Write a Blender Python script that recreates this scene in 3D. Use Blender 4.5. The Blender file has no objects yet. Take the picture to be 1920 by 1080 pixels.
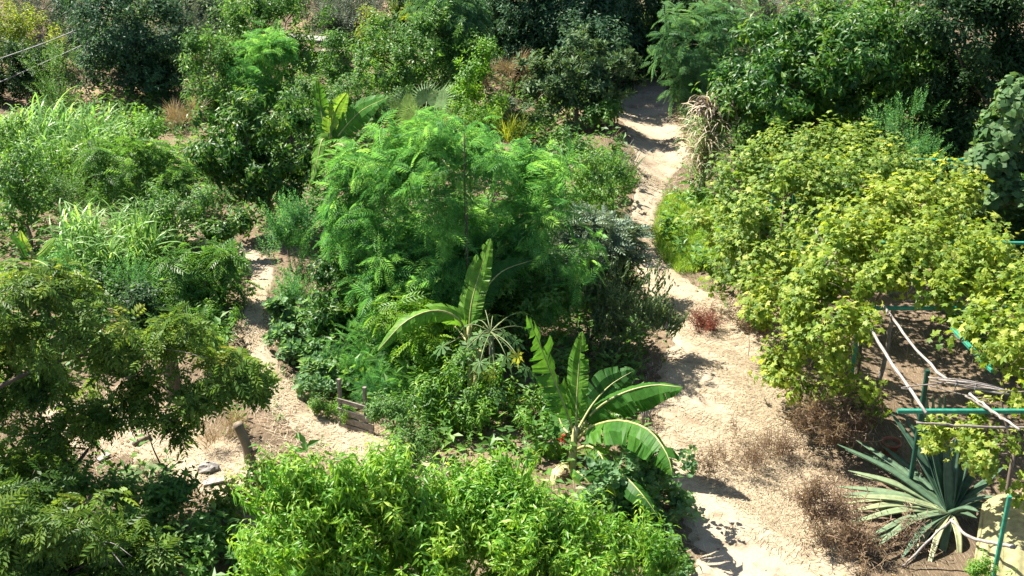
import bpy, math, random
import numpy as np
from mathutils import Vector

# ------------------------------------------------------------------ camera, sky, sun, exposure
sc = bpy.context.scene
PITCH, CAMH, FPX = math.radians(25.0), 10.0, 2400.0
cd = bpy.data.cameras.new('camera'); cam = bpy.data.objects.new('camera', cd)
sc.collection.objects.link(cam); sc.camera = cam
cam.location = (0, 0, CAMH); cam.rotation_euler = (math.radians(90) - PITCH, 0, 0)
cd.sensor_width = 36.0; cd.lens = 36.0 * FPX / 1920.0; cd.clip_start = 0.1; cd.clip_end = 2000
SUN_EL, SUN_AZ = math.radians(53), math.atan2(-0.85, 0.5)      # azimuth clockwise from +Y
world = bpy.data.worlds.new('World'); sc.world = world; world.use_nodes = True
wn = world.node_tree.nodes; wl = world.node_tree.links
sky = wn.new('ShaderNodeTexSky'); sky.sky_type = 'NISHITA'; sky.sun_disc = False
sky.sun_elevation = SUN_EL; sky.sun_rotation = SUN_AZ
bg = wn['Background']; bg.inputs['Strength'].default_value = 0.06
wl.new(sky.outputs[0], bg.inputs[0])
sd = bpy.data.lights.new('sun', 'SUN'); sun = bpy.data.objects.new('sun', sd)
sc.collection.objects.link(sun); sd.energy = 5.0; sd.angle = math.radians(0.5); sd.color = (1.0, 0.935, 0.81)
tosun = Vector((math.sin(SUN_AZ) * math.cos(SUN_EL), math.cos(SUN_AZ) * math.cos(SUN_EL), math.sin(SUN_EL)))
sun.rotation_euler = tosun.to_track_quat('Z', 'Y').to_euler(); sun.location = (-20, 20, 30)
vs = sc.view_settings; vs.view_transform = 'Standard'; vs.look = 'None'; vs.gamma = 1.0
vs.exposure = 1.75; vs.use_curve_mapping = False
sc.render.engine = 'CYCLES'; cy = sc.cycles
cy.max_bounces = 4; cy.diffuse_bounces = 2; cy.glossy_bounces = 1; cy.transmission_bounces = 3
cy.transparent_max_bounces = 4; cy.use_denoising = True; cy.caustics_reflective = False; cy.caustics_refractive = False

# ------------------------------------------------------------------ measuring helpers
COL = sc.collection
SP_, CP_ = math.sin(PITCH), math.cos(PITCH)
def ray(px, py):
    a = (px - 960.0) / FPX; b = (540.0 - py) / FPX
    return np.array([a, CP_ + b * SP_, -SP_ + b * CP_])
def at_z(px, py, z):
    d = ray(px, py); return np.array([0, 0, CAMH]) + d * ((z - CAMH) / d[2])
def yc(Y):
    "distance read off the first sketch of the site (8 m eye height, wider lens) -> distance from the real viewpoint"
    py = 1371.0 * math.tan(math.atan2(8.0, Y) - math.radians(35)); return CAMH / math.tan(PITCH + math.atan(py / FPX))
def at_y(px, py, Y):
    Y = yc(Y)
    d = ray(px, py); return np.array([0, 0, CAMH]) + d * (Y / d[1])
def depth(p): return p[1] * CP_ + (CAMH - p[2]) * SP_
_fr = np.random.default_rng(3)
_W = [(_fr.normal(size=2) * f, _fr.uniform(0, 6.28), a) for f, a in
      [(0.25, .06), (0.3, .05), (0.7, .035), (0.8, .03), (1.7, .014), (2.0, .012), (3.6, .007), (4.5, .006), (7, .004), (8, .004)]]
def H(x, y):
    x = np.asarray(x, float); y = np.asarray(y, float)
    z = sum(a * np.sin(w[0] * x + w[1] * y + p) for w, p, a in _W)
    t = np.clip(y - 33.5, 0, None); z = z + 0.15 * t * t / (t + 5.0)
    z = z + 0.55 * np.exp(-((x - 2.0) ** 2 / 1.4 + (y - 29.0) ** 2 / 16)) + 0.6 * np.exp(-((x - 5.2) ** 2 / 1.2 + (y - 29.0) ** 2 / 20))
    z = z + 0.30 * np.exp(-((x + 5.4) ** 2 / 7 + (y - 19.0) ** 2 / 5))
    return z
def G(px, py):
    z = 0.0
    for _ in range(12):
        p = at_z(px, py, z); z = float(H(p[0], p[1]))
    return at_z(px, py, z)

# ------------------------------------------------------------------ object helpers
def tag(o, label=None, cat=None, group=None, kind=None):
    if label: o['label'] = label
    if cat: o['category'] = cat
    if group: o['group'] = group
    if kind: o['kind'] = kind
    return o
def thing(name, label, cat, loc, group=None):
    o = bpy.data.objects.new(name, None); COL.objects.link(o)
    o.location = [float(v) for v in loc]; o.empty_display_size = .2
    tag(o, label, cat, group); return o
def mesh_np(name, V, F, tint=None, mat=None, smooth=False):
    V = np.asarray(V, np.float32); F = np.asarray(F, np.int32)
    me = bpy.data.meshes.new(name)
    me.vertices.add(len(V)); me.vertices.foreach_set('co', V.ravel())
    k = F.shape[1]
    me.loops.add(F.size); me.loops.foreach_set('vertex_index', F.ravel())
    me.polygons.add(len(F)); me.polygons.foreach_set('loop_start', np.arange(0, F.size, k, dtype=np.int32))
    if tint is not None:
        at = me.attributes.new('tint', 'FLOAT', 'POINT'); at.data.foreach_set('value', np.asarray(tint, np.float32))
    me.polygons.foreach_set('use_smooth', np.full(len(F), bool(smooth)))
    me.update(calc_edges=True)
    if mat: me.materials.append(mat)
    return me
def obj(name, me, parent=None):
    o = bpy.data.objects.new(name, me); COL.objects.link(o)
    if parent is not None:
        o.parent = parent; o.location = [-float(v) for v in wloc(parent)]
    return o
def wloc(o):
    v = np.array(o.location)
    while o.parent is not None:
        o = o.parent; v = v + np.array(o.location)
    return v
class MB:
    "collects shapes in world coordinates, built as ONE mesh"
    def __init__(s): s.V = []; s.F = []; s.T = []; s.n = 0
    def add(s, V, F, t=.5):
        V = np.asarray(V, float); F = np.asarray(F, int)
        s.V.append(V); s.F.append(F + s.n); s.T.append(np.broadcast_to(np.asarray(t, float), (len(V),))); s.n += len(V); return s
    def build(s, name, mat, parent=None, smooth=False):
        return obj(name, mesh_np(name, np.concatenate(s.V), np.concatenate(s.F), np.concatenate(s.T), mat, smooth), parent)
def nrm(v):
    v = np.asarray(v, float); return v / np.maximum(np.linalg.norm(v, axis=-1, keepdims=True), 1e-9)
def bez(P, n):
    "smooth curve through the points P"
    P = np.asarray(P, float)
    if len(P) == 2: return P[0] + np.linspace(0, 1, n)[:, None] * (P[1] - P[0])
    Q = np.vstack([2 * P[0] - P[1], P, 2 * P[-1] - P[-2]]); out = []
    for t in np.linspace(0, len(P) - 1, n):
        i = min(int(t), len(P) - 2); u = t - i; a, b, c, d = Q[i:i + 4]
        out.append(.5 * (2 * b + (c - a) * u + (2 * a - 5 * b + 4 * c - d) * u * u + (3 * b - a - 3 * c + d) * u ** 3))
    return np.array(out)
def tube(P, R, sides=6):
    P = np.asarray(P, float); n = len(P); R = np.broadcast_to(np.asarray(R, float), (n,))
    T = nrm(np.gradient(P, axis=0)); ref = np.array([.31, .17, .94])
    X = nrm(np.cross(T, np.where(np.abs(T @ ref)[:, None] > .95, [[1, 0, 0]], [ref]))); Y = np.cross(T, X)
    a = np.linspace(0, 2 * np.pi, sides, endpoint=False)
    V = (P[:, None] + R[:, None, None] * (np.cos(a)[None, :, None] * X[:, None] + np.sin(a)[None, :, None] * Y[:, None])).reshape(-1, 3)
    F = []
    for i in range(n - 1):
        for j in range(sides):
            k = (j + 1) % sides; A, B, C, D = i * sides + j, i * sides + k, (i + 1) * sides + k, (i + 1) * sides + j
            F += [(A, B, C), (A, C, D)]
    c0, c1 = len(V), len(V) + 1; V = np.vstack([V, P[:1], P[-1:]])
    for j in range(sides):
        k = (j + 1) % sides; F += [(c0, k, j), (c1, (n - 1) * sides + j, (n - 1) * sides + k)]
    return V, np.array(F)
def bar(a, b, w, h, up=(0, 0, 1)):
    "rectangular bar with chamfered edges from a to b"
    a, b = np.asarray(a, float), np.asarray(b, float); y = nrm(b - a)
    x = nrm(np.cross(y, up)); z = np.cross(x, y); c = min(w, h) * .12
    pr = [(-w / 2 + c, -h / 2), (w / 2 - c, -h / 2), (w / 2, -h / 2 + c), (w / 2, h / 2 - c), (w / 2 - c, h / 2), (-w / 2 + c, h / 2), (-w / 2, h / 2 - c), (-w / 2, -h / 2 + c)]
    V = np.array([p + x * u + z * v for p in (a, b) for u, v in pr]); F = []
    for j in range(8):
        k = (j + 1) % 8; F += [(j, k, 8 + k), (j, 8 + k, 8 + j)]
    for j in range(1, 7): F += [(0, j + 1, j), (8, 8 + j, 8 + j + 1)]
    return V, np.array(F)

# ------------------------------------------------------------------ materials
def newmat(name):
    m = bpy.data.materials.new(name); m.use_nodes = True; nt = m.node_tree; nt.nodes.clear()
    return m, nt.nodes, nt.links
def ramp(n, stops):
    r = n.new('ShaderNodeValToRGB'); e = r.color_ramp.elements
    while len(e) < len(stops): e.new(.5)
    for el, (p, c) in zip(e, stops): el.position = p; el.color = (*c, 1)
    return r
def leafmat(name, c, trans=.38, rough=.45, spec=.4, gain=1.0):
    "c: colours from the darkest leaf to the palest one; the tint is set leaf by leaf"
    m, n, l = newmat(name); out = n.new('ShaderNodeOutputMaterial')
    at = n.new('ShaderNodeAttribute'); at.attribute_name = 'tint'
    r = ramp(n, [(i / (len(c) - 1), x) for i, x in enumerate(c)]); l.new(at.outputs['Fac'], r.inputs[0])
    ns = n.new('ShaderNodeTexNoise'); ns.inputs['Scale'].default_value = 14; ns.inputs['Detail'].default_value = 3
    geo = n.new('ShaderNodeNewGeometry'); l.new(geo.outputs['Position'], ns.inputs['Vector'])
    hs = n.new('ShaderNodeHueSaturation'); mr = n.new('ShaderNodeMapRange')
    mr.inputs[1].default_value = .3; mr.inputs[2].default_value = .7; mr.inputs[3].default_value = .78 * gain; mr.inputs[4].default_value = 1.22 * gain
    l.new(ns.outputs[0], mr.inputs[0]); l.new(mr.outputs[0], hs.inputs['Value']); l.new(r.outputs[0], hs.inputs['Color'])
    p = n.new('ShaderNodeBsdfPrincipled'); p.inputs['Roughness'].default_value = rough; p.inputs['Specular IOR Level'].default_value = spec
    l.new(hs.outputs[0], p.inputs['Base Color'])
    t = n.new('ShaderNodeBsdfTranslucent'); mx = n.new('ShaderNodeMix'); mx.data_type = 'RGBA'; mx.blend_type = 'MULTIPLY'
    mx.inputs[0].default_value = 1; mx.inputs[7].default_value = (1.35, 1.25, .7, 1); l.new(hs.outputs[0], mx.inputs[6]); l.new(mx.outputs[2], t.inputs[0])
    s = n.new('ShaderNodeMixShader'); s.inputs[0].default_value = trans
    l.new(p.outputs[0], s.inputs[1]); l.new(t.outputs[0], s.inputs[2]); l.new(s.outputs[0], out.inputs[0]); return m
def solidmat(name, c1, c2, scale=8, rough=.8, bump=.3, stretch=(1, 1, 1), spec=.3, detail=6, c3=None):
    m, n, l = newmat(name); out = n.new('ShaderNodeOutputMaterial'); p = n.new('ShaderNodeBsdfPrincipled')
    geo = n.new('ShaderNodeNewGeometry'); mp = n.new('ShaderNodeMapping'); mp.inputs['Scale'].default_value = stretch
    l.new(geo.outputs['Position'], mp.inputs[0]); ns = n.new('ShaderNodeTexNoise'); ns.inputs['Scale'].default_value = scale
    ns.inputs['Detail'].default_value = detail; ns.inputs['Roughness'].default_value = .65; l.new(mp.outputs[0], ns.inputs['Vector'])
    st = [(.32, c1), (.68, c2)] if c3 is None else [(.3, c1), (.5, c2), (.7, c3)]
    r = ramp(n, st); l.new(ns.outputs[0], r.inputs[0]); l.new(r.outputs[0], p.inputs['Base Color'])
    p.inputs['Roughness'].default_value = rough; p.inputs['Specular IOR Level'].default_value = spec
    b = n.new('ShaderNodeBump'); b.inputs['Strength'].default_value = bump; b.inputs['Distance'].default_value = .02
    l.new(ns.outputs[0], b.inputs['Height']); l.new(b.outputs[0], p.inputs['Normal']); l.new(p.outputs[0], out.inputs[0]); return m
def soilmat(name, pale, mid, brown, patch=.55, straw=(.42, .345, .25), strawamt=.5):
    m, n, l = newmat(name); out = n.new('ShaderNodeOutputMaterial'); p = n.new('ShaderNodeBsdfPrincipled')
    geo = n.new('ShaderNodeNewGeometry')
    def noise(s, d=6, r=.6, vec=None, dist=0):
        t = n.new('ShaderNodeTexNoise'); t.inputs['Scale'].default_value = s; t.inputs['Detail'].default_value = d
        t.inputs['Roughness'].default_value = r; t.inputs['Distortion'].default_value = dist
        l.new(vec or geo.outputs['Position'], t.inputs['Vector']); return t.outputs[0]
    def mix(f, a, b):
        x = n.new('ShaderNodeMix'); x.data_type = 'RGBA'; l.new(f, x.inputs[0])
        for i, v in ((6, a), (7, b)):
            if isinstance(v, tuple): x.inputs[i].default_value = (*v, 1)
            else: l.new(v, x.inputs[i])
        return x.outputs[2]
    def rng_(v, a, b, lo=0, hi=1):
        x = n.new('ShaderNodeMapRange'); x.inputs[1].default_value = a; x.inputs[2].default_value = b
        x.inputs[3].default_value = lo; x.inputs[4].default_value = hi; l.new(v, x.inputs[0]); return x.outputs[0]
    big = rng_(noise(.55, 5), patch - .1, patch + .12); c = mix(big, pale, mid)
    c = mix(rng_(noise(2.3, 7, .7), .5, .68), c, brown)
    c = mix(rng_(noise(38, 4, .7), .5, .72, 0, .55), c, tuple(v * .55 for v in brown))
    c = mix(rng_(noise(60, 3), .62, .7, 0, .7), c, tuple(min(.8, v * 1.35) for v in pale))
    st = []
    for ang, sx in ((.4, 70), (1.3, 60), (2.4, 66)):
        mp = n.new('ShaderNodeMapping'); mp.inputs['Rotation'].default_value = (0, 0, ang); mp.inputs['Scale'].default_value = (sx, 5, 5)
        l.new(geo.outputs['Position'], mp.inputs[0]); st.append(rng_(noise(1.0, 2, .5, mp.outputs[0], .6), .62, .68, 0, strawamt))
    for s in st: c = mix(s, c, straw)
    l.new(c, p.inputs['Base Color']); p.inputs['Roughness'].default_value = .95; p.inputs['Specular IOR Level'].default_value = .1
    b = n.new('ShaderNodeBump'); b.inputs['Strength'].default_value = .7; b.inputs['Distance'].default_value = .03
    l.new(noise(9, 9, .72), b.inputs['Height']); l.new(b.outputs[0], p.inputs['Normal']); l.new(p.outputs[0], out.inputs[0]); return m

M = {}
M['ground'] = soilmat('ground_soil', (.17, .125, .085), (.10, .075, .048), (.06, .045, .03), .5, strawamt=.35)  # leaf-littered soil, its colour also darkened for shade between the plants
M['path'] = soilmat('path_soil', (.37, .305, .225), (.285, .225, .155), (.17, .125, .085), .52, strawamt=.12)
M['slope'] = soilmat('slope_soil', (.27, .195, .13), (.22, .155, .10), (.14, .095, .06), .5, strawamt=.3)
M['bark'] = solidmat('bark', (.10, .075, .055), (.26, .21, .16), 9, .9, .6, (1, 1, .25))
M['darkbark'] = solidmat('dark_bark', (.05, .038, .028), (.13, .10, .075), 10, .9, .6, (1, 1, .25))
M['palewood'] = solidmat('weathered_wood', (.13, .11, .10), (.26, .235, .215), 20, .8, .5, (1, .2, 1), c3=(.37, .34, .32))
M['greywood'] = solidmat('grey_wood', (.12, .10, .085), (.26, .23, .20), 18, .8, .4)
M['green_paint'] = solidmat('green_paint', (.012, .13, .085), (.02, .20, .13), 14, .4, .12, spec=.5, c3=(.05, .24, .17))
M['green_shaded'] = solidmat('green_paint_shaded', (.006, .04, .028), (.012, .07, .048), 14, .5, .15, spec=.4)  # same green paint, with the post's shade put into the colour
M['terracotta'] = solidmat('terracotta', (.20, .075, .05), (.36, .15, .10), 14, .85, .2)
M['stone'] = solidmat('stone', (.18, .165, .155), (.33, .31, .29), 9, .85, .5)
M['tarp'] = leafmat('tarp_cloth', [(.48, .46, .26), (.58, .56, .36)], .5, .6, .2)
M['wire'] = solidmat('wire_rubber', (.12, .12, .125), (.18, .18, .185), 5, .5, 0)
M['straw'] = leafmat('straw', [(.22, .16, .10), (.38, .31, .21), (.52, .45, .34)], .15, .6, .3)
M['drygrass'] = leafmat('dry_grass', [(.16, .105, .06), (.28, .205, .11), (.40, .31, .17)], .25, .65, .2)
M['drybush'] = leafmat('dry_bush', [(.13, .09, .065), (.23, .17, .125), (.33, .26, .19)], .25, .7, .2, gain=1.3)
M['redleaf'] = leafmat('red_leaf', [(.16, .05, .04), (.27, .10, .08), (.34, .18, .13)], .2, .6, .3)
M['red'] = leafmat('red_petal', [(.40, .01, .01), (.62, .02, .02)], .3, .5, .3)
M['silver'] = leafmat('silver_leaf', [(.09, .15, .10), (.17, .24, .17), (.26, .33, .25)], .25, .6, .2)
M['peach'] = leafmat('peach_leaf', [(.05, .16, .015), (.11, .28, .024), (.20, .37, .036), (.30, .43, .06)], .5, .42, .4, gain=1.08)
M['vine'] = leafmat('vine_leaf', [(.07, .145, .016), (.16, .25, .026), (.27, .35, .045), (.42, .45, .11)], .5, .5, .35, gain=1.05)
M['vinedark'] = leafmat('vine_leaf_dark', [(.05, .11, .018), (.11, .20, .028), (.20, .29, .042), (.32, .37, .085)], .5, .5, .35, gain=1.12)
M['feather'] = leafmat('feathery_leaf', [(.04, .14, .045), (.088, .25, .075), (.155, .35, .095), (.26, .45, .125)], .55, .5, .3, gain=1.2)
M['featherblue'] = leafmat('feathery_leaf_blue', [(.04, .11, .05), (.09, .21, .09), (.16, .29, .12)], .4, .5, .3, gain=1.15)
M['dark'] = leafmat('dark_leaf', [(.012, .04, .014), (.028, .075, .022), (.055, .12, .03)], .35, .5, .25)
M['darkblue'] = leafmat('dark_blue_leaf', [(.018, .052, .026), (.04, .105, .05), (.09, .18, .085)], .35, .5, .25)
M['glossy'] = leafmat('glossy_leaf', [(.015, .06, .012), (.035, .115, .02), (.08, .18, .028), (.16, .25, .045)], .5, .42, .4, gain=1.15)
M['mid'] = leafmat('mid_leaf', [(.035, .095, .02), (.075, .18, .035), (.15, .27, .055)], .5, .45, .4, gain=1.25)
M['bright'] = leafmat('bright_leaf', [(.05, .14, .015), (.11, .25, .025), (.21, .34, .045)], .5, .45, .4, gain=1.2)
M['yellow'] = leafmat('yellow_leaf', [(.10, .18, .018), (.22, .30, .03), (.36, .40, .06)], .5, .48, .35)
M['olive'] = leafmat('olive_leaf', [(.035, .085, .018), (.08, .155, .028), (.15, .235, .04), (.29, .31, .07)], .45, .5, .25, gain=1.15)
M['grey'] = leafmat('grey_leaf', [(.06, .09, .065), (.12, .16, .115), (.20, .24, .17)], .3, .55, .3)
M['dull'] = leafmat('dull_leaf', [(.035, .065, .03), (.075, .12, .05), (.14, .18, .085)], .34, .5, .35, gain=1.45)
M['cane'] = leafmat('cane_leaf', [(.06, .17, .04), (.13, .29, .07), (.23, .40, .12), (.36, .48, .22)], .5, .4, .45, gain=1.05)
M['lawn'] = leafmat('lawn_grass', [(.15, .29, .035), (.26, .42, .055), (.38, .50, .11)], .4, .5, .3)
M['banana'] = leafmat('banana_leaf', [(.022, .085, .018), (.05, .16, .022), (.13, .28, .035), (.28, .36, .08)], .45, .5, .2)
M['rib'] = leafmat('banana_rib', [(.20, .26, .07), (.36, .38, .14), (.50, .46, .22)], .2, .45, .4)
M['stem'] = solidmat('banana_stem', (.26, .26, .10), (.50, .46, .23), 14, .6, .2, (1, 1, .2))
M['papaya'] = leafmat('papaya_leaf', [(.04, .11, .035), (.085, .18, .055), (.16, .25, .09)], .4, .55, .15)
M['petiole'] = solidmat('pale_petiole', (.11, .15, .055), (.19, .23, .10), 8, .5, .1)
M['agave'] = leafmat('agave_leaf', [(.045, .095, .06), (.095, .155, .09), (.185, .23, .125), (.28, .29, .155)], .05, .45, .35)
M['palm'] = leafmat('palm_leaf', [(.055, .12, .045), (.11, .20, .075), (.20, .28, .13)], .35, .6, .15)
M['plume'] = leafmat('grass_plume', [(.09, .07, .06), (.19, .155, .13), (.34, .29, .235)], .25, .7, .2)
M['loquat'] = leafmat('loquat_leaf', [(.022, .06, .026), (.052, .112, .042), (.12, .19, .07)], .32, .5, .22)
M['fig'] = leafmat('fig_leaf', [(.04, .10, .035), (.085, .17, .06), (.16, .25, .10)], .4, .55, .2)
M['squash'] = leafmat('squash_leaf', [(.05, .12, .045), (.10, .21, .085), (.18, .29, .14)], .5, .5, .35, gain=1.2)
# ------------------------------------------------------------------ leaf and shoot shapes (z = axis of the shoot)
UR = np.random.default_rng(11)
def Rz(a): c, s = math.cos(a), math.sin(a); return np.array([[c, -s, 0], [s, c, 0], [0, 0, 1]])
def Rx(a): c, s = math.cos(a), math.sin(a); return np.array([[1, 0, 0], [0, c, -s], [0, s, c]])
def Ry(a): c, s = math.cos(a), math.sin(a); return np.array([[c, 0, s], [0, 1, 0], [-s, 0, c]])
def leaf(L, w, fold=.2, curve=.25, st=1):
    "one folded, curved leaf along +y"
    if st == 0: return np.array([[0, 0, 0], [w / 2, L * .45, .0], [0, L, -curve * L], [-w / 2, L * .45, .0]]), np.array([[0, 1, 2], [0, 2, 3]])
    ts, ws = ([0, .45, 1], [0, 1, 0]) if st == 1 else ([0, .3, .68, 1], [0, 1, .72, 0])
    V = [[0, 0, 0]]; F = []
    for t, q in zip(ts[1:-1], ws[1:-1]):
        y, z = L * t, -curve * L * t * t; h = w * q / 2
        V += [[-h, y, z + fold * h], [0, y, z], [h, y, z + fold * h]]
    V.append([0, L, -curve * L]); k = len(ts) - 2
    F += [[0, 2, 1], [0, 3, 2]]
    for i in range(k - 1):
        a = 1 + 3 * i; F += [[a, a + 1, a + 4], [a, a + 4, a + 3], [a + 1, a + 2, a + 5], [a + 1, a + 5, a + 4]]
    a = 1 + 3 * (k - 1); e = len(V) - 1; F += [[a, a + 1, e], [a + 1, a + 2, e]]
    return np.array(V, float), np.array(F)
def lobed(L, lobes=5, cut=.55, cup=.15):
    "palmate leaf, petiole joint at the origin, pointing along +y"
    n = lobes * 2 + 1; V = [[0, 0, 0]]; a0 = 2.55
    for i in range(n):
        a = -a0 + 2 * a0 * i / (n - 1); tip = i % 2 == 1
        r = L * (1 - .35 * abs(a) / a0) * (1.0 if tip else cut) * UR.uniform(.92, 1.08)
        if i in (0, n - 1): r *= .7
        V.append([r * math.sin(a), r * math.cos(a) + L * .05, -cup * r * r / L + UR.uniform(-.05, .05) * L])
    return np.array(V), np.array([[0, i + 1, i] for i in range(1, n)])
def roundleaf(L, cup=.2, n=9):
    V = [[0, L * .45, 0]]
    for i in range(n):
        a = 2 * math.pi * i / n; r = L * .5 * (1.1 if i % 2 else .95) * UR.uniform(.92, 1.06)
        V.append([r * math.sin(a), L * .45 + r * math.cos(a), cup * r + UR.uniform(-.06, .06) * L])
    return np.array(V), np.array([[0, 1 + (i + 1) % n, 1 + i] for i in range(n)])
def blade(L, w, arch=.8, seg=4, tip=0.0, lean=.15):
    "strap leaf starting upward along z, bending over along +y"
    V = []; F = []; y = z = 0.0; a = math.pi / 2 - lean
    for i in range(seg + 1):
        t = i / seg; h = w * .5 * (1 - t) ** .6 * (.6 + .4 * min(1, t * 4))
        V += [[-h, y, z], [h, y, z]]
        y += L / seg * math.cos(a); z += L / seg * math.sin(a); a -= arch * (1.3 * t + .35) * 2.2 / seg
    for i in range(seg): k = 2 * i; F += [[k, k + 1, k + 3], [k, k + 3, k + 2]]
    return np.array(V), np.array(F)
def merge(parts):
    V = []; F = []; T = []; n = 0
    for v, f, t in parts: V.append(v); F.append(f + n); T.append(np.full(len(v), t)); n += len(v)
    return np.concatenate(V), np.concatenate(F), np.concatenate(T)
def whorl(k, L, w, stem, e0, e1, fold=.25, curve=.3, st=1, shape=None, jl=.2, pet=0.0, stemr=0):
    "k leaves spiralling up a stem; e0..e1 their elevation in degrees from the lowest to the topmost leaf"
    ps = []
    for i in range(k):
        t = (i + .5) / k; az = i * 2.4 + UR.normal(0, .35); el = math.radians(e0 + (e1 - e0) * t + UR.normal(0, 12))
        s = UR.uniform(1 - jl, 1 + jl) * (1 - .25 * t)
        v, f = shape(L * s) if shape else leaf(L * s, w * s, fold, curve * UR.uniform(.6, 1.4), st)
        v = v @ Ry(UR.normal(0, .35)).T; d = np.array([0, pet * s, 0]); v = (v + d) @ Rx(el).T @ Rz(az).T + np.array([0, 0, stem * t])
        ps.append((v, f, UR.normal(0, .20)))
    if stemr: v, f = tube(np.array([[0, 0, -.1 * stem], [.02 * stem, 0, .5 * stem], [0, 0, stem]]), [stemr, stemr * .8, stemr * .4], 3); ps.append((v, f, -.2))
    return merge(ps)
def frond(n, L, ll, lw, arch=.5, ang=60, droop=.2, st=0):
    "pinnate leaf along +y: n pairs of leaflets on an arching rachis"
    ps = []; P = []
    for i in range(n + 2): t = i / (n + 1); P.append([0, L * t * (1 - .12 * arch * t), -arch * L * .5 * t * t])
    P = np.array(P); h = L * .009; PA = P; P = P[np.unique(np.linspace(0, n + 1, 4).astype(int))]
    rv = np.vstack([P + [h, 0, 0], P - [h, 0, 0]]); m = len(P)
    rf = np.array([q for i in range(m - 1) for q in ([i, i + 1, m + i + 1], [i, m + i + 1, m + i])]); ps.append((rv, rf, .1)); P = PA
    for i in range(1, n + 2):
        t = i / (n + 1); g = ll * (1 - .55 * abs(t - .45) ** 1.5 * 1.6)
        for s in ((-1, 1) if i <= n else (0,)):
            v, f = leaf(g, lw * g / ll, .2, droop, st); a = math.radians(ang) * s
            v = v @ Ry(s * .25).T @ Rz(-a + UR.normal(0, .08)).T; v[:, 2] -= droop * .3 * abs(v[:, 0]); ps.append((v + P[i], f, UR.normal(0, .06)))
    return merge(ps)
def frondwhorl(k, e0, e1, fr, stem=.2, jl=.15):
    ps = []
    for i in range(k):
        v, f, t = fr(); t0 = (i + .5) / k; el = math.radians(e0 + (e1 - e0) * t0 + UR.normal(0, 9)); s = UR.uniform(1 - jl, 1 + jl)
        v = (v * s) @ Ry(UR.normal(0, .25)).T @ Rx(el).T @ Rz(i * 2.4 + UR.normal(0, .3)).T + [0, 0, stem * t0]
        ps.append((v, f, 0)); ps[-1] = (v, f, t + UR.normal(0, .1))
    V = np.concatenate([p[0] for p in ps]); o = np.cumsum([0] + [len(p[0]) for p in ps[:-1]])
    return V, np.concatenate([p[1] + q for p, q in zip(ps, o)]), np.concatenate([p[2] for p in ps])
def tuft(k, L, w, arch=.8, seg=4, spread=.5, jl=.35, base=.05):
    ps = []
    for i in range(k):
        s = UR.uniform(1 - jl, 1 + jl * .5); v, f = blade(L * s, w * UR.uniform(.7, 1.2), arch * UR.uniform(.5, 1.4), seg, lean=spread * UR.uniform(.2, 1))
        az = UR.uniform(0, 6.28); v = v @ Rz(UR.normal(0, .3)).T @ Rz(az).T + [base * math.sin(-az), base * math.cos(az), 0]
        ps.append((v, f, UR.normal(0, .16)))
    return merge(ps)
def cane(Hh, k, L, w):
    "stalk with long arching leaves all the way up"
    ps = []; v, f = tube(np.array([[0, 0, 0], [.02, .03, Hh * .5], [.03, .10, Hh]]), [.014, .012, .006], 4); ps.append((v, f, .35))
    for i in range(k):
        t = .25 + .75 * (i + .5) / k; s = UR.uniform(.75, 1.15)
        v, f = blade(L * s, w, UR.uniform(.7, 1.3), 5, lean=UR.uniform(.2, .6))
        v = v @ Rz(i * 3.14 + UR.normal(0, .8)).T + [.03 * t, .1 * t * t, Hh * t]; ps.append((v, f, UR.normal(0, .14)))
    return merge(ps)
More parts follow.
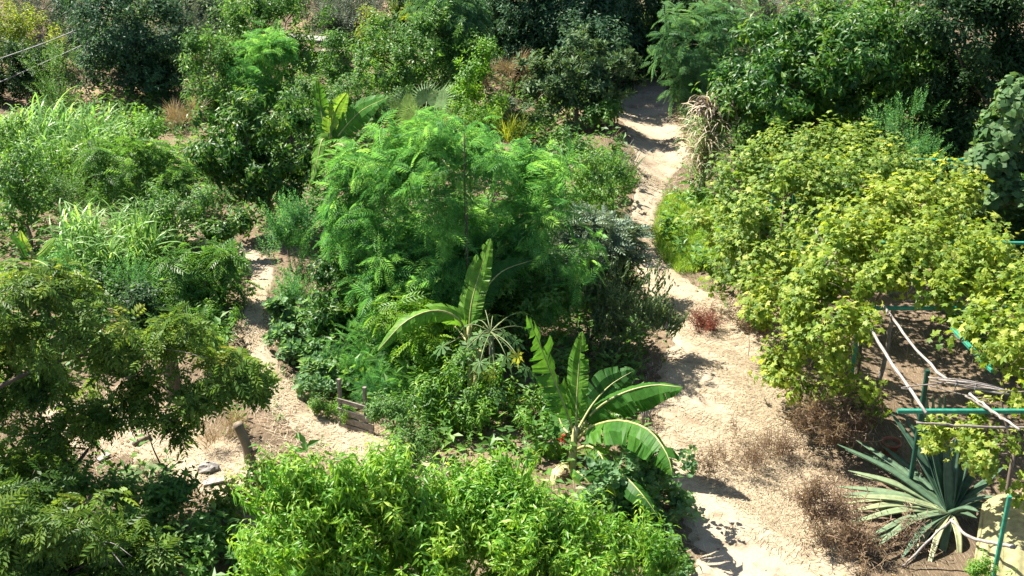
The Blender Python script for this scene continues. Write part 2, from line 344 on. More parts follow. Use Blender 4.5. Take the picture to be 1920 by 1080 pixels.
U = {
 'peach': [whorl(17, .135, .036, .38, -68, 15, .3, .6, 1) for _ in range(5)],
 'lance': [whorl(13, .13, .038, .34, -40, 30, .3, .45, 1) for _ in range(4)],
 'wilt': [whorl(14, .105, .036, .30, -85, -30, .5, .5, 1) for _ in range(4)],
 'ovate': [whorl(11, .11, .055, .26, -20, 45, .25, .3, 1) for _ in range(4)],
 'glossy': [whorl(10, .17, .065, .26, -60, 25, .3, .4, 1) for _ in range(5)],
 'loquat': [whorl(11, .22, .068, .12, -8, 62, .3, .25, 2) for _ in range(4)],
 'small': [whorl(14, .06, .03, .24, -20, 50, .2, .2, 0) for _ in range(4)],
 'fine': [whorl(26, .06, .014, .36, 5, 60, 0, .1, 0) for _ in range(4)],
 'far': [whorl(10, .105, .05, .30, -35, 45, .2, .3, 0) for _ in range(4)],
 'vine': [whorl(6, .085, 0, .32, -55, 35, shape=lambda L: lobed(L, 5, .62, .3), pet=.06) for _ in range(5)],
 'fig': [whorl(6, .18, 0, .26, -40, 20, shape=lambda L: lobed(L, 3, .85, .35), pet=.08) for _ in range(4)],
 'squash': [whorl(5, .17, 0, .12, -5, 45, shape=lambda L: roundleaf(L), pet=.09) for _ in range(4)],
 'ground': [whorl(7, .075, 0, .08, 0, 50, shape=lambda L: roundleaf(L, .2, 6), pet=.04) for _ in range(4)],
 'pinnate': [frondwhorl(5, -40, 35, lambda: frond(4, .32, .125, .058, .8, 55, .3, 0)) for _ in range(4)],
 'pinnatefar': [frondwhorl(4, -25, 35, lambda: frond(6, .36, .11, .04, .7, 58, .3, 0)) for _ in range(4)],
 'bipin': [frondwhorl(5, -25, 40, lambda: frond(8, .34, .11, .021, .9, 62, .35, 0), .28) for _ in range(5)],
 'fern': [frondwhorl(6, 0, 65, lambda: frond(12, .30, .08, .009, .6, 58, .2, 0), .2) for _ in range(4)],
 'grass': [tuft(9, .34, .010, .9, 3, .6) for _ in range(4)],
 'lawn': [tuft(9, .17, .011, .9, 2, .7) for _ in range(4)],
 'drytuft': [tuft(9, .36, .008, 1.0, 2, .9, base=.03) for _ in range(4)],
 'longgrass': [tuft(10, .80, .022, .75, 5, .5) for _ in range(4)],
 'cane': [cane(1.15, 12, .85, .052) for _ in range(4)],
 'bush_dry': [whorl(10, .10, .012, .34, -10, 60, .2, .3, 0, stemr=.005) for _ in range(4)],
 'artichoke': [frondwhorl(7, 10, 70, lambda: frond(6, .42, .11, .05, .6, 50, .2, 0), .05) for _ in range(4)],
}
# ------------------------------------------------------------------ planting many shoots as one mesh
def frames(n, rg, axis):
    z = nrm(axis); a = rg.uniform(0, 2 * np.pi, n)
    ref = np.where(np.abs(z[:, 2:3]) > .95, [[1., 0, 0]], [[0, 0, 1.]]); x = nrm(np.cross(ref, z)); y = np.cross(z, x)
    c, s = np.cos(a)[:, None], np.sin(a)[:, None]; return np.stack([c * x + s * y, -s * x + c * y, z], axis=2)
def baked(units, pos, R, scale, tint, rg):
    idx = rg.integers(0, len(units), len(pos)); Vs = []; Fs = []; Ts = []; n = 0
    for k, (v, f, t) in enumerate(units):
        m = idx == k; N = int(m.sum())
        if not N: continue
        W = np.einsum('nij,vj->nvi', R[m] * scale[m][:, None, None], v) + pos[m][:, None]
        Vs.append(W.reshape(-1, 3)); Fs.append((f[None] + (np.arange(N) * len(v))[:, None, None]).reshape(-1, 3) + n)
        Ts.append((tint[m][:, None] + t[None]).ravel()); n += N * len(v)
    return np.concatenate(Vs), np.concatenate(Fs), np.clip(np.concatenate(Ts), 0, 1)
TRIS = [0]
def planted(name, mat, units, pos, R, scale, tint, rg, parent=None):
    V, F, T = baked(units, pos, R, scale, tint, rg); TRIS[0] += len(F); return obj(name, mesh_np(name, V, F, T, mat), parent)

#           unit   mat    clumps/m2 shoots clump_r  scale upb  tintmean
SPEC = {
 'peach':   ('peach', 'peach', 11, 9, .30, 1.0, .9, .5),
 'weed':    ('lance', 'bright', 7, 8, .24, .9, .9, .45),
 'weedmid': ('lance', 'mid', 7, 8, .24, .9, .9, .5),
 'pepper':  ('wilt', 'dull', 9, 8, .22, 1.0, 1.0, .5),
 'broad':   ('ovate', 'mid', 8, 8, .26, 1.0, .7, .45),
 'broadbright': ('ovate', 'bright', 8, 8, .26, 1.0, .7, .45),
 'cherimoya': ('glossy', 'glossy', 7, 8, .30, 1.0, .6, .45),
 'glossy':  ('glossy', 'glossy', 8, 9, .36, 1.15, .6, .5),
 'loquat':  ('loquat', 'loquat', 10, 5, .26, .78, .8, .6),
 'fardark': ('far', 'dark', 9, 10, .42, 1.3, .6, .5),
 'farblue': ('far', 'darkblue', 9, 10, .42, 1.3, .6, .5),
 'farmid':  ('far', 'mid', 8.5, 9, .36, 1.2, .7, .45),
 'farbright': ('far', 'yellow', 8, 9, .34, 1.1, .8, .4),
 'fargrey': ('fine', 'grey', 6.5, 10, .38, 1.7, .8, .5),
 'olive':   ('fine', 'grey', 7.5, 11, .40, 1.6, .8, .45),
 'finegreen': ('fine', 'mid', 7, 10, .28, 1.2, .9, .5),
 'finedark': ('fine', 'feather', 10, 11, .26, 1.2, .9, .25),
 'feather': ('bipin', 'feather', 6.5, 7, .30, 1.0, .9, .5),
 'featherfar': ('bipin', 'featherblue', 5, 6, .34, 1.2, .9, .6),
 'fennel':  ('fern', 'feather', 6, 6, .20, .9, 1.1, .4),
 'walnut':  ('pinnate', 'olive', 9, 5, .26, .72, .75, .36),
 'walnutdark': ('pinnate', 'olive', 8, 5, .26, .78, .7, .3),
 'pinnate': ('pinnatefar', 'mid', 7, 5, .28, .9, .8, .5),
 'pinnatey': ('pinnatefar', 'bright', 7, 5, .24, .95, .8, .65),
 'fig':     ('fig', 'fig', 15, 7, .30, .66, .6, .55),
 'vine':    ('vine', 'vine', 18, 5, .24, .98, .8, .43),
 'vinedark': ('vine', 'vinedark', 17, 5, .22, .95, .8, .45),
 'squash':  ('ground', 'squash', 20, 8, .18, 1.35, 1.2, .5),
 'cover':   ('ground', 'squash', 17, 9, .18, 1.0, 1.2, .6),
 'silver':  ('artichoke', 'silver', 16, 4, .20, .9, 1.1, .5),
 'dry':     ('bush_dry', 'drybush', 12, 10, .18, 1.0, .7, .5),
 'drygrass': ('drytuft', 'drygrass', 14, 7, .16, 1.0, 1.2, .5),
 'redpile': ('bush_dry', 'redleaf', 30, 9, .12, .8, .4, .5),
}
VERT = {'peach': (.7, .7, 1.5), 'vine': (.9, .9, 1.3), 'vinedark': (.9, .9, 1.2), 'feather': (.9, .9, 1.25), 'weed': (.7, .7, 1.5), 'pepper': (.75, .75, 1.5), 'walnut': (1.1, 1.1, .8)}
def noise3(p, wl, seed):
    "smooth noise in space, about -1..1, with lumps of the size wl"
    q = np.random.default_rng(seed); v = 0
    for k in range(7): v = v + np.sin(p @ (nrm(q.normal(size=3)) * 2 * np.pi / wl * q.uniform(.7, 1.6)) + q.uniform(0, 6.28))
    return v / 2.6
ALLZ = []
def lobes_at(L, Y):
    "crown lobes (px, py, rx, rz[, dY]) measured in the photograph at the plant's own distance Y -> centres and radii in metres"
    out = []; rj = np.random.default_rng(len(L) * 7 + int(abs(L[0][1])))
    for q in L:
        if q[0] == 'z': c = at_z(q[1], q[2], q[3]); rx, rz, px, py = q[4], q[5], q[1], q[2]
        else:
            px, py, rx, rz = q[:4]; c = at_y(px, py, Y + (q[4] if len(q) > 4 else 0)); m = depth(c) / FPX
            e = ray(px, py); c = c + e * (rj.uniform(-.45, .45) * rx * m / e[1])
        m = depth(c) / FPX
        for _ in range(4):                      # a low plant sits on the ground, never below it
            zf = float(H(c[0], c[1])) + .35 * rz * m
            if c[2] < zf: c = at_z(px, py, zf)
        m = depth(c) / FPX; out.append((c, np.array([rx * m, rx * m * .9, rz * m])))
    return out
def shoots(lobes, spec, rg, dens=1.0, size=1.0, zmin=.08):
    unit, mat, cdn, per, cr, sca, upb, tm = SPEC[spec]; per = int(per * 1.35); cr = cr * 1.12; C = []; O = []; CR = []
    for c, r in lobes:
        r = np.maximum(r * .6, r - .22 * cr); dens_ = dens * .64
        area = 4 * np.pi * (((r[0] * r[1]) ** 1.6 + (r[0] * r[2]) ** 1.6 + (r[1] * r[2]) ** 1.6) / 3) ** (1 / 1.6)
        n = max(6, int(cdn * dens_ * area)); d = nrm(rg.normal(size=(n, 3)))
        low = d[:, 2] < -.35; d[low & (rg.random(n) < .6), 2] *= -1
        q = rg.uniform(.25, 1.0, n) ** .5 * (1 + .16 * np.sin(d @ rg.normal(size=3) * 5 + rg.uniform(0, 6)) + rg.normal(0, .06, n))
        q = q + (rg.random(n) < .14) * rg.uniform(.1, .45, n)                 # shoots that stick out
        C.append(c + d * r * q[:, None]); O.append(d); CR.append(min(cr, .75 * max(r)) * rg.uniform(.6, 1.15, n))
    C = np.concatenate(C); O = np.concatenate(O); CR = np.concatenate(CR)
    big = max(float(max(r)) for _, r in lobes); C = C + O * (noise3(C, 3.2 * cr, int(cdn * 7) + len(C)) * min(.26, .3 * big))[:, None]     # lumpy outline
    g = H(C[:, 0], C[:, 1]) + zmin
    C[:, 2] = np.maximum(C[:, 2], g + rg.random(len(C)) * .12)
    ci = np.repeat(np.arange(len(C)), per); n = len(ci); d = nrm(rg.normal(size=(n, 3))); out = O[ci]
    ref = nrm(out + [0, 0, .8]); s = np.sum(d * ref, 1); d = np.where(s[:, None] < -.15, -d, d)
    pos = C[ci] + d * (CR[ci] * rg.random(n) ** .5)[:, None] * VERT.get(spec, (1, 1, .75))
    keep = noise3(pos, 2.7 * cr, n) + rg.normal(0, .18, n) > (-.30 if len(C) > 60 else -.6); pos, d, out, ci = pos[keep], d[keep], out[keep], ci[keep]; n = len(pos)   # gaps
    gz = H(pos[:, 0], pos[:, 1]) + .02; pos[:, 2] = np.maximum(pos[:, 2], gz)
    ax = nrm(np.array([0, 0, 1.]) * upb + d * .55 + out * .4 + rg.normal(0, .18, (n, 3)))
    ct = rg.normal(0, .12, len(C)); tint = np.clip(tm + ct[ci] + rg.normal(0, .14, n), 0, 1)
    return C, pos, ax, size * sca * rg.uniform(.75, 1.2, n), tint, out
def limbs(mb, base, lobes, C, rg, r0, n_limb, sides=6):
    cen = np.mean([c for c, _ in lobes], 0); zmin = min(c[2] - r[2] for c, r in lobes)
    fork = np.array([base[0] * .6 + cen[0] * .4, base[1] * .6 + cen[1] * .4, max(base[2] + .25, .55 * base[2] + .45 * cen[2])])
    P = bez([base - [0, 0, .15], base * .5 + fork * .5 + rg.normal(0, .04, 3), fork], 7)
    mb.add(*tube(P, np.linspace(r0, r0 * .7, 7) * np.r_[1.35, 1.1, np.ones(5)], 8))
    nodes = [(fork, r0 * .7, 0.0)]
    for c, r in sorted(lobes, key=lambda q: float(np.linalg.norm(q[0] - fork))):       # each limb leaves the nearest older limb
        k = min(range(len(nodes)), key=lambda j: float(np.linalg.norm(nodes[j][0] - c)) + .45 * nodes[j][2]); p, pr, pd = nodes[k]; rr = max(pr * .72, r0 * .12)
        mb.add(*tube(bez([p, p * .5 + c * .5 + rg.normal(0, .07, 3), c], 7), np.linspace(rr, rr * .75, 7), sides)); nodes.append((c, rr * .85, pd + float(np.linalg.norm(c - p))))
    lc = np.array([c for c, _ in lobes])
    for i in rg.permutation(len(C))[:n_limb]:
        k = np.argmin(((lc - C[i]) ** 2).sum(1)); a = lc[k]
        mb.add(*tube(bez([a, a * .5 + C[i] * .5 + [0, 0, .05] + rg.normal(0, .05, 3), C[i]], 5), np.linspace(r0 * .2, r0 * .06, 5), 4))
def solo_leaves(parent, shapes, mat, pos, ax, out, rg, n, size=1.0, off=.10):
    "the leaves that show largest, each an object of its own"
    view = nrm(np.array([0, 0, CAMH]) - pos); dist = np.linalg.norm(np.array([0, 0, CAMH]) - pos, axis=1)
    score = (nrm(out + [0, 0, .5]) * view).sum(1) * 2 - dist * .25 + rg.normal(0, .35, len(pos)); pick = np.argsort(-score)[:n]
    ms = []
    for k in range(6):
        v, f = shapes(); ms.append(mesh_np('leaf', v, f, np.full(len(v), .25 + .11 * k), mat))
    w = wloc(parent); A = nrm(ax[pick] * .6 + view[pick] * .5 + rg.normal(0, .35, (len(pick), 3))); Rm = frames(len(pick), rg, A)
    from mathutils import Matrix
    for i, k in enumerate(pick):
        o = bpy.data.objects.new('leaf', ms[int(rg.integers(6))]); o.parent = parent
        p = pos[k] + nrm(out[k] + [0, 0, .6]) * off * rg.random() - w; s = size * rg.uniform(.8, 1.25)
        m = Matrix((Rm[i] * s).tolist()).to_4x4(); m.translation = Vector(p.tolist()); o.matrix_local = m; COL.objects.link(o)
SEED = [100]
def plant(name, label, cat, spec, Y, L, base=None, trunk=.05, n_limb=14, dens=1.0, size=1.0, group=None, solo=None, wood='bark', zmin=.08, crown='crown', skirt=None):
    SEED[0] += 1; rg = np.random.default_rng(SEED[0]); lobes = lobes_at(L, Y)
    if skirt if skirt is not None else (group is not None and 'hillside' in group or group and 'slope' in group):
        for c, r in list(lobes):                # foliage reaching down to the ground
            g = float(H(c[0], c[1])); h = c[2] - g
            if h > r[2] * .9: lobes.append((np.array([c[0], c[1] + .15, g + .45 * h]), r * [.85, .85, .9]))
    for c, r in lobes: ALLZ.append((name, label[:28], round(float(c[2]), 2), round(float(r[0]), 2)))
    cen = np.mean([c for c, _ in lobes], 0)
    b = np.array([cen[0], yc(Y), 0.]) if base is None else np.array([*base[:2], 0.])
    b[2] = H(b[0], b[1]); t = thing(name, label, cat, b, group)
    C, pos, ax, s, tint, out = shoots(lobes, spec, rg, dens, size, zmin)
    unit, mat = SPEC[spec][:2]
    cr = planted(crown, M[mat], U[unit], pos, frames(len(pos), rg, ax), s, tint, rg, t)
    if trunk:
        mb = MB(); limbs(mb, b, lobes, C, rg, trunk, n_limb); mb.build('trunk', M[wood], t, True)
    if solo:
        tag(cr, kind='stuff'); solo_leaves(t, solo[1], M[mat], pos, ax, out, rg, solo[0], solo[2] if len(solo) > 2 else 1.0)
    return t
# ------------------------------------------------------------------ setting: ground, paths
xs = np.unique(np.concatenate([np.arange(-15, 15, .17), np.linspace(-320, -15, 34), np.linspace(15, 320, 34)]))
ys = np.unique(np.concatenate([np.arange(11, 36, .17), np.linspace(36, 75, 60), np.linspace(75, 500, 30), np.linspace(-60, 11, 26)]))
X, Yg = np.meshgrid(xs, ys); n1, n0 = X.shape
i = np.arange((n1 - 1) * n0).reshape(n1 - 1, n0)[:, :-1].ravel()
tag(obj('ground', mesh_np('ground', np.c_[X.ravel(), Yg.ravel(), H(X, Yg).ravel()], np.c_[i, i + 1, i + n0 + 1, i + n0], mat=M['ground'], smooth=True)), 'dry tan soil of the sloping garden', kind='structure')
PATHS = []
def path(name, pts, seed, label, lift=.014, mat='path'):
    "trodden strip draped over the ground; pts = (px, py, width px)"
    rg = np.random.default_rng(seed); P = np.array([G(a, b) for a, b, _ in pts]); W = np.array([w * depth(p) / FPX for (a, b, w), p in zip(pts, P)])
    n = 240; C = bez(P[:, :2].tolist(), n); w = np.interp(np.linspace(0, len(pts) - 1, n), np.arange(len(pts)), W)
    T = nrm(np.gradient(C, axis=0)); N = np.c_[T[:, 1], -T[:, 0]]; s = np.arange(n)
    def edge(k):
        v = np.zeros(n)
        for f, a in ((.07, .10), (.19, .08), (.43, .06), (.9, .05), (1.9, .035)): v += a * np.sin(f * s + rg.uniform(0, 6))
        return v
    eL, eR = edge(0), edge(1); K = 17; us = np.linspace(-1, 1, K)
    A = []
    for u in us:
        h = np.where(u < 0, w / 2 * (1 + eL), w / 2 * (1 + eR)); q = C + N * (u * h)[:, None]; fall = np.clip((1 - abs(u)) * 6, 0, 1)
        A.append(np.c_[q, H(q[:, 0], q[:, 1]) + (-.02 + (lift + .02) * fall) + .006 * rg.normal(size=n) * fall])
    A = np.array(A); V = A.reshape(-1, 3); i = np.arange((K - 1) * n).reshape(K - 1, n)[:, :-1].ravel()
    PATHS.append((C, w)); tag(obj(name, mesh_np(name, V, np.c_[i, i + 1, i + n + 1, i + n], mat=M[mat], smooth=True)), label, kind='structure')
path('footpath', [(1140, 110, 90), (1195, 165, 120), (1200, 215, 130), (1228, 280, 110), (1226, 340, 62), (1208, 400, 48), (1198, 450, 58), (1220, 505, 75), (1275, 560, 130), (1340, 640, 200), (1352, 720, 240), (1365, 810, 270), (1395, 900, 320), (1420, 990, 320), (1440, 1100, 330), (1450, 1220, 360)], 5, 'wide pale footpath of dry soil beside the pergola')
path('footpath', [(300, 395, 40), (390, 455, 55), (475, 480, 48), (490, 530, 40), (474, 590, 40), (484, 650, 42), (515, 710, 50), (545, 765, 70), (620, 815, 100), (720, 850, 110), (820, 900, 100)], 6, 'narrow pale footpath winding past the squash bed')
path('bare_soil', [(90, 770, 70), (190, 800, 150), (300, 830, 150), (400, 870, 150), (450, 930, 110), (480, 1000, 90)], 7, 'bare pale soil under the compound-leaved tree')

path('bare_slope', [(560, 60, 60), (620, 40, 150), (690, 25, 170), (760, 12, 90)], 8, 'dry tan earth showing on the far slope', mat='slope')
path('bare_slope', [(300, 75, 60), (360, 58, 110), (430, 48, 120), (480, 40, 60)], 9, 'dry tan earth under the whitish-leaved bush', mat='slope')
path('bare_slope', [(120, 190, 50), (185, 172, 90), (250, 180, 80), (310, 200, 60)], 10, 'dry tan earth behind the back cane clump', mat='slope')
def path_dist(x, y):
    d = np.full(len(x), 9.)
    for C, w in PATHS:
        for j in range(0, len(C), 3): d = np.minimum(d, np.hypot(x - C[j, 0], y - C[j, 1]) - w[j] * .5)
    return d
FN = np.random.default_rng(21); FW = [(FN.normal(size=2) * f, FN.uniform(0, 6.28)) for f in (.6, .9, 1.3, 2.0, 2.9)]
def patch(x, y): return sum(np.sin(w[0] * x + w[1] * y + p) for w, p in FW) / 2.2
def scatter(name, label, cat, mat, units, n, box, rg, keep, size=(.7, 1.2), tm=.5, tilt=.25, lift=0.0):
    x = rg.uniform(box[0], box[1], n); y = rg.uniform(box[2], box[3], n); k = keep(x, y); x, y = x[k], y[k]; n = len(x)
    pos = np.c_[x, y, H(x, y) + lift]; ax = nrm(np.c_[rg.normal(0, tilt, n), rg.normal(0, tilt, n), np.ones(n)])
    o = planted(name, M[mat], units, pos, frames(n, rg, ax), rg.uniform(*size, n), np.clip(tm + rg.normal(0, .16, n) + .12 * patch(x * 2, y * 2), 0, 1), rg)
    return tag(o, label, cat, kind='stuff')
rg = np.random.default_rng(31)
BARE = [(G(250, 800)[:2], 1.3), (G(420, 880)[:2], .9), (G(400, 250)[:2], .9), (G(190, 165)[:2], 1.2), (G(20, 230)[:2], 1.3), (G(650, 30)[:2], 3.0), (G(1150, 250)[:2], 1.2), (G(1620, 740)[:2], 1.6), (G(1560, 950)[:2], 1.0), (G(1800, 900)[:2], 1.5)]
def bare(x, y):
    b = np.zeros(len(x), bool)
    for c, r in BARE: b |= np.hypot(x - c[0], y - c[1]) < r * (1 + .25 * patch(x * 2, y * 2))
    return b
scatter('weeds', 'low green weeds filling the beds between the plants', 'weeds', 'mid', U['small'] + U['far'] + U['far'], 15000, (-13, 12, 11, 42), rg,
        lambda x, y: (path_dist(x, y) > .18) & ~bare(x, y) & (patch(x, y) > -.75) & ~((x > 3.0) & (y < 17)) & ~((x > 3.6) & (y < 21)), (.9, 2.4), .5)
scatter('dry_grass', 'dry tan grass on the hillside and between the shrubs', 'dry grass', 'drygrass', U['drytuft'], 4500, (-20, 20, 11, 62), rg,
        lambda x, y: (path_dist(x, y) > .0) & (patch(x * .8 + 4, y * .8) > .25 - .9 * (y > 31)) & ~((x > 3.4) & (y < 15.5)), (.6, 1.3), .5)
# straw lying on the wide path
def flat_straw(name, label, n, rg, centre, keep, L=(.06, .24)):
    x, y = centre(n); k = keep(x, y); x, y = x[k], y[k]; n = len(x); a = patch(x * .9, y * .9) * 1.2 + rg.normal(0, 1.0, n)
    l = rg.uniform(*L, n); w = rg.uniform(.0016, .0038, n); tl = rg.normal(0, .10, n); b = rg.normal(0, .25, n)
    t = np.array([-.5, 0, .5]); Vs = []
    for q in t:
        aa = a + b * q; cx = x + np.cos(aa) * l * q; cyy = y + np.sin(aa) * l * q; z = H(cx, cyy) + .020 + np.abs(rg.normal(0, .012, n)) + tl * l * q * .5
        for s in (-1, 1): Vs.append(np.c_[cx - np.sin(aa) * w * s, cyy + np.cos(aa) * w * s, z])
    V = np.stack(Vs, 1).reshape(-1, 3); f = np.array([[0, 1, 3], [0, 3, 2], [2, 3, 5], [2, 5, 4]]); F = (f[None] + (np.arange(n) * 6)[:, None, None]).reshape(-1, 3)
    TRIS[0] += len(F); return tag(obj(name, mesh_np(name, V, F, np.repeat(np.clip(rg.normal(.55, .22, n), 0, 1), 6), M['straw'])), label, 'straw', kind='stuff')
def along(rg, spots):
    S = [(G(a, b), r) for a, b, r in spots]
    def f(n):
        k = rg.integers(0, len(S), n); c = np.array([s[0][:2] for s in S])[k]; r = np.array([s[1] for s in S])[k]
        return c[:, 0] + rg.normal(0, 1, n) * r * .6, c[:, 1] + rg.normal(0, 1, n) * r * .6
    return f
rg = np.random.default_rng(41)
flat_straw('straw', 'pale dry straw strewn over the wide path', 34000, rg, along(rg, [(1300, 590, .9), (1380, 660, 1.2), (1340, 720, 1.2), (1430, 690, .9), (1330, 790, 1.1), (1400, 760, 1.2), (1440, 830, .9), (1420, 930, 1.0), (1370, 1000, .8), (1480, 1010, .7), (1220, 320, 1.0), (1210, 470, .7)]), lambda x, y: (path_dist(x, y) < .25) & (patch(x * 1.5, y * 1.5) + rg.normal(0, .5, len(x)) > .0))
flat_straw('straw', 'dry straw scattered on the bare soil by the stump', 4500, rg, along(rg, [(250, 800, 1.0), (400, 890, .8), (520, 740, .6), (600, 820, .8), (480, 620, .4), (700, 850, .6)]), lambda x, y: path_dist(x, y) < .35, (.07, .22))
# small stones and clods
rg = np.random.default_rng(43); mb = MB(); ov = np.array([[1, 0, 0], [-1, 0, 0], [0, 1, 0], [0, -1, 0], [0, 0, 1], [0, 0, -1]], float); of = np.array([[0, 2, 4], [2, 1, 4], [1, 3, 4], [3, 0, 4], [2, 0, 5], [1, 2, 5], [3, 1, 5], [0, 3, 5]])
for C, w in PATHS:
    for _ in range(330):
        j = int(rg.integers(len(C))); p = C[j] + rg.normal(0, 1, 2) * w[j] * .32; r = rg.uniform(.006, .022)
        mb.add((ov * rg.uniform(.5, 1.2, (6, 3)) * r) @ Rz(rg.uniform(0, 6)).T + [p[0], p[1], float(H(*p)) + .014], of)
tag(mb.build('pebbles', M['stone']), 'small clods and pebbles lying on the paths', 'pebbles', kind='stuff')
# bright lawn grass left of the vines
rg = np.random.default_rng(44); LG = [(G(1270, 375)[:2], .7), (G(1275, 400)[:2], .8), (G(1285, 430)[:2], .95), (G(1270, 460)[:2], .75), (G(1275, 485)[:2], .65), (G(1300, 470)[:2], .8)]
scatter('grass', 'bright green grass strip between the wide path and the vines', 'grass', 'lawn', U['lawn'], 17000, (1.6, 5.0, 17, 26), rg,
        lambda x, y: np.any([np.hypot(x - c[0], y - c[1]) < r for c, r in LG], axis=0) & (path_dist(x, y) > .02), (.7, 1.2), .55, .35)

scatter('seedlings', 'tiny weeds straying over the path edges', 'weeds', 'mid', U['small'], 9000, (-8, 9, 12, 34), rg, lambda x, y: (np.abs(path_dist(x, y) - .05) < .16) & (patch(x * 2, y * 2) > -.2) & ~((x > 2.5) & (y < 17)), (.25, .8), .5)
rg = np.random.default_rng(46)
def litter(n, keep):
    x = rg.uniform(-9, 9, n); y = rg.uniform(11.5, 36, n); k = keep(x, y); x, y = x[k], y[k]; n = len(x); v, f = leaf(.075, .03, .3, .3, 0)
    return planted('leaf_litter', M['drygrass'], [(v, f, np.zeros(4))], np.c_[x, y, H(x, y) + .024], frames(n, rg, np.c_[rg.normal(0, .35, n), rg.normal(0, .35, n), np.ones(n)]), rg.uniform(.5, 1.3, n), np.clip(rg.normal(.4, .25, n), 0, 1), rg)
tag(litter(30000, lambda x, y: (np.abs(path_dist(x, y)) < .45) & (patch(x * 1.7 + 3, y * 1.7) + rg.normal(0, .4, len(x)) > .1)), 'dead brown leaves scattered along the path edges', 'leaf litter', kind='stuff')

scatter('weeds', 'low green weeds beyond the right end of the pergola', 'weeds', 'mid', U['far'] + U['small'], 3500, (7.6, 14, 15, 34), rg, lambda x, y: patch(x, y) > -.6, (.9, 2.2), .45)
# ------------------------------------------------------------------ trees and shrubs: far hillside first
def P(*a, **k): return plant(*a, **k)
far = 'trees and shrubs on the far hillside'
P('bushy_tree', 'grey-topped dark bushy tree at the upper left', 'tree', 'farblue', 21.5, [(235, 40, 90, 60), (280, 80, 70, 60), (215, 110, 60, 50), (285, 135, 55, 45), (170, 15, 60, 60, 1.5)], trunk=.10, dens=.7, group=far)
P('shrub', 'yellow-green shrub at the left edge above the wires', 'shrub', 'farbright', 23, [(40, 75, 60, 45), (10, 60, 40, 40), (75, 100, 30, 30)], trunk=.05, group=far)
P('grey_tree', 'hazy grey-green tree in the top left corner', 'tree', 'fargrey', 26, [(90, 10, 60, 50), (120, 60, 40, 50), (60, -20, 50, 40)], trunk=.05, n_limb=6, group=far)
P('shrub', 'dark shaded shrub below the wires at left edge', 'shrub', 'fardark', 21, [(40, 140, 60, 40), (10, 160, 40, 30), (90, 125, 30, 30)], trunk=.04, group=far)
P('shrub', 'small grey-green shrub in front of the grey-topped tree', 'shrub', 'finegreen', 19, [(112, 150, 40, 32), (95, 170, 30, 22)], trunk=.04, size=1.1, group=far)
P('thistle_bush', 'pale sparse bush with whitish leaves on the slope', 'shrub', 'silver', 27, [(365, 25, 45, 30), (390, 50, 25, 20), (340, 45, 25, 20)], trunk=.03, dens=.5, size=1.3, group=far)
P('dark_tree', 'dark round tree with forked trunk above the bright shrub', 'tree', 'farmid', 22, [(500, 30, 80, 50), (440, 50, 45, 40), (550, 25, 50, 45), (480, 75, 50, 30)], trunk=.10, n_limb=20, wood='darkbark', group=far)
P('shrub', 'small dense shrub left of the bright feathery shrub', 'shrub', 'farmid', 18.5, [(395, 140, 45, 38), (375, 110, 30, 30), (430, 165, 30, 25)], trunk=.04, group=far)
P('feathery_shrub', 'bright feathery shrub below the dark round tree', 'shrub', 'feather', 18.5, [(490, 125, 45, 35), (460, 150, 35, 25), (520, 110, 25, 25)], trunk=.04, dens=.8, group=far)
P('slender_shrub', 'slender upright shrub beside the shaded bank', 'shrub', 'farmid', 18.8, [(625, 120, 16, 30), (627, 85, 12, 25), (640, 150, 20, 20)], trunk=.02, n_limb=5, size=.8, group=far)
P('shrub', 'yellow-tipped shrub on the slope near the top', 'shrub', 'farbright', 22, [(720, 45, 35, 30), (745, 25, 25, 25), (700, 75, 25, 25)], trunk=.04, group=far)
P('dark_tree', 'dark leafy tree behind the fan palm', 'tree', 'farmid', 20, [(770, 85, 60, 40), (720, 110, 50, 35), (830, 70, 50, 45), (850, 110, 40, 35)], trunk=.09, n_limb=20, wood='darkbark', group=far)
P('feathery_tree', 'feathery green tree top between two dark trees', 'tree', 'featherfar', 20.5, [(850, 35, 40, 40), (870, 75, 35, 30), (830, 10, 35, 30)], trunk=.06, group=far)
P('climber', 'leafy climber column right of the fan palm', 'climber', 'broadbright', 17.6, [(890, 150, 22, 35), (910, 105, 20, 25), (880, 185, 22, 20)], trunk=.02, n_limb=5, group=far)
P('climber', 'leafy climber column behind the fan palm', 'climber', 'broad', 18.6, [(760, 125, 18, 30), (755, 150, 22, 20)], trunk=.02, n_limb=5, group=far)
P('climber', 'dark green climber left of the fan palm', 'climber', 'broad', 17.8, [(700, 130, 24, 32), (690, 165, 26, 22)], trunk=.02, n_limb=5, group=far)
P('carob_tree', 'large blue-green tree at the top centre', 'tree', 'farblue', 22.5, [(1000, 20, 70, 60), (960, 55, 55, 50), (1080, 30, 80, 60), (1150, 55, 60, 55), (1030, 85, 60, 35), (980, 110, 40, 25), (1090, 72, 48, 44, -1.4), (1135, 92, 40, 38, -2.0), (1060, -70, 95, 70), (1140, -50, 75, 60), (980, -60, 70, 60)], trunk=.14, group=far)
P('carob_tree', 'very dark tree shading the head of the wide path', 'tree', 'fardark', 23, [(1230, 40, 70, 60), (1290, 25, 60, 55), (1240, 100, 50, 40), (1180, 90, 40, 45), (1330, 0, 50, 40), (1150, 115, 34, 36, -1.2), (1195, 130, 34, 26, -.8)], trunk=.12, base=at_y(1218, 150, 23), wood='darkbark', group=far)
P('feathery_tree', 'light blue-green feathery tree right of the path head', 'tree', 'featherfar', 18.6, [(1320, 85, 55, 40), (1310, 130, 42, 35), (1360, 65, 40, 35), (1295, 160, 28, 25), (1302, 210, 28, 26), (1325, 235, 24, 20)], trunk=.06, dens=.32, group=far)
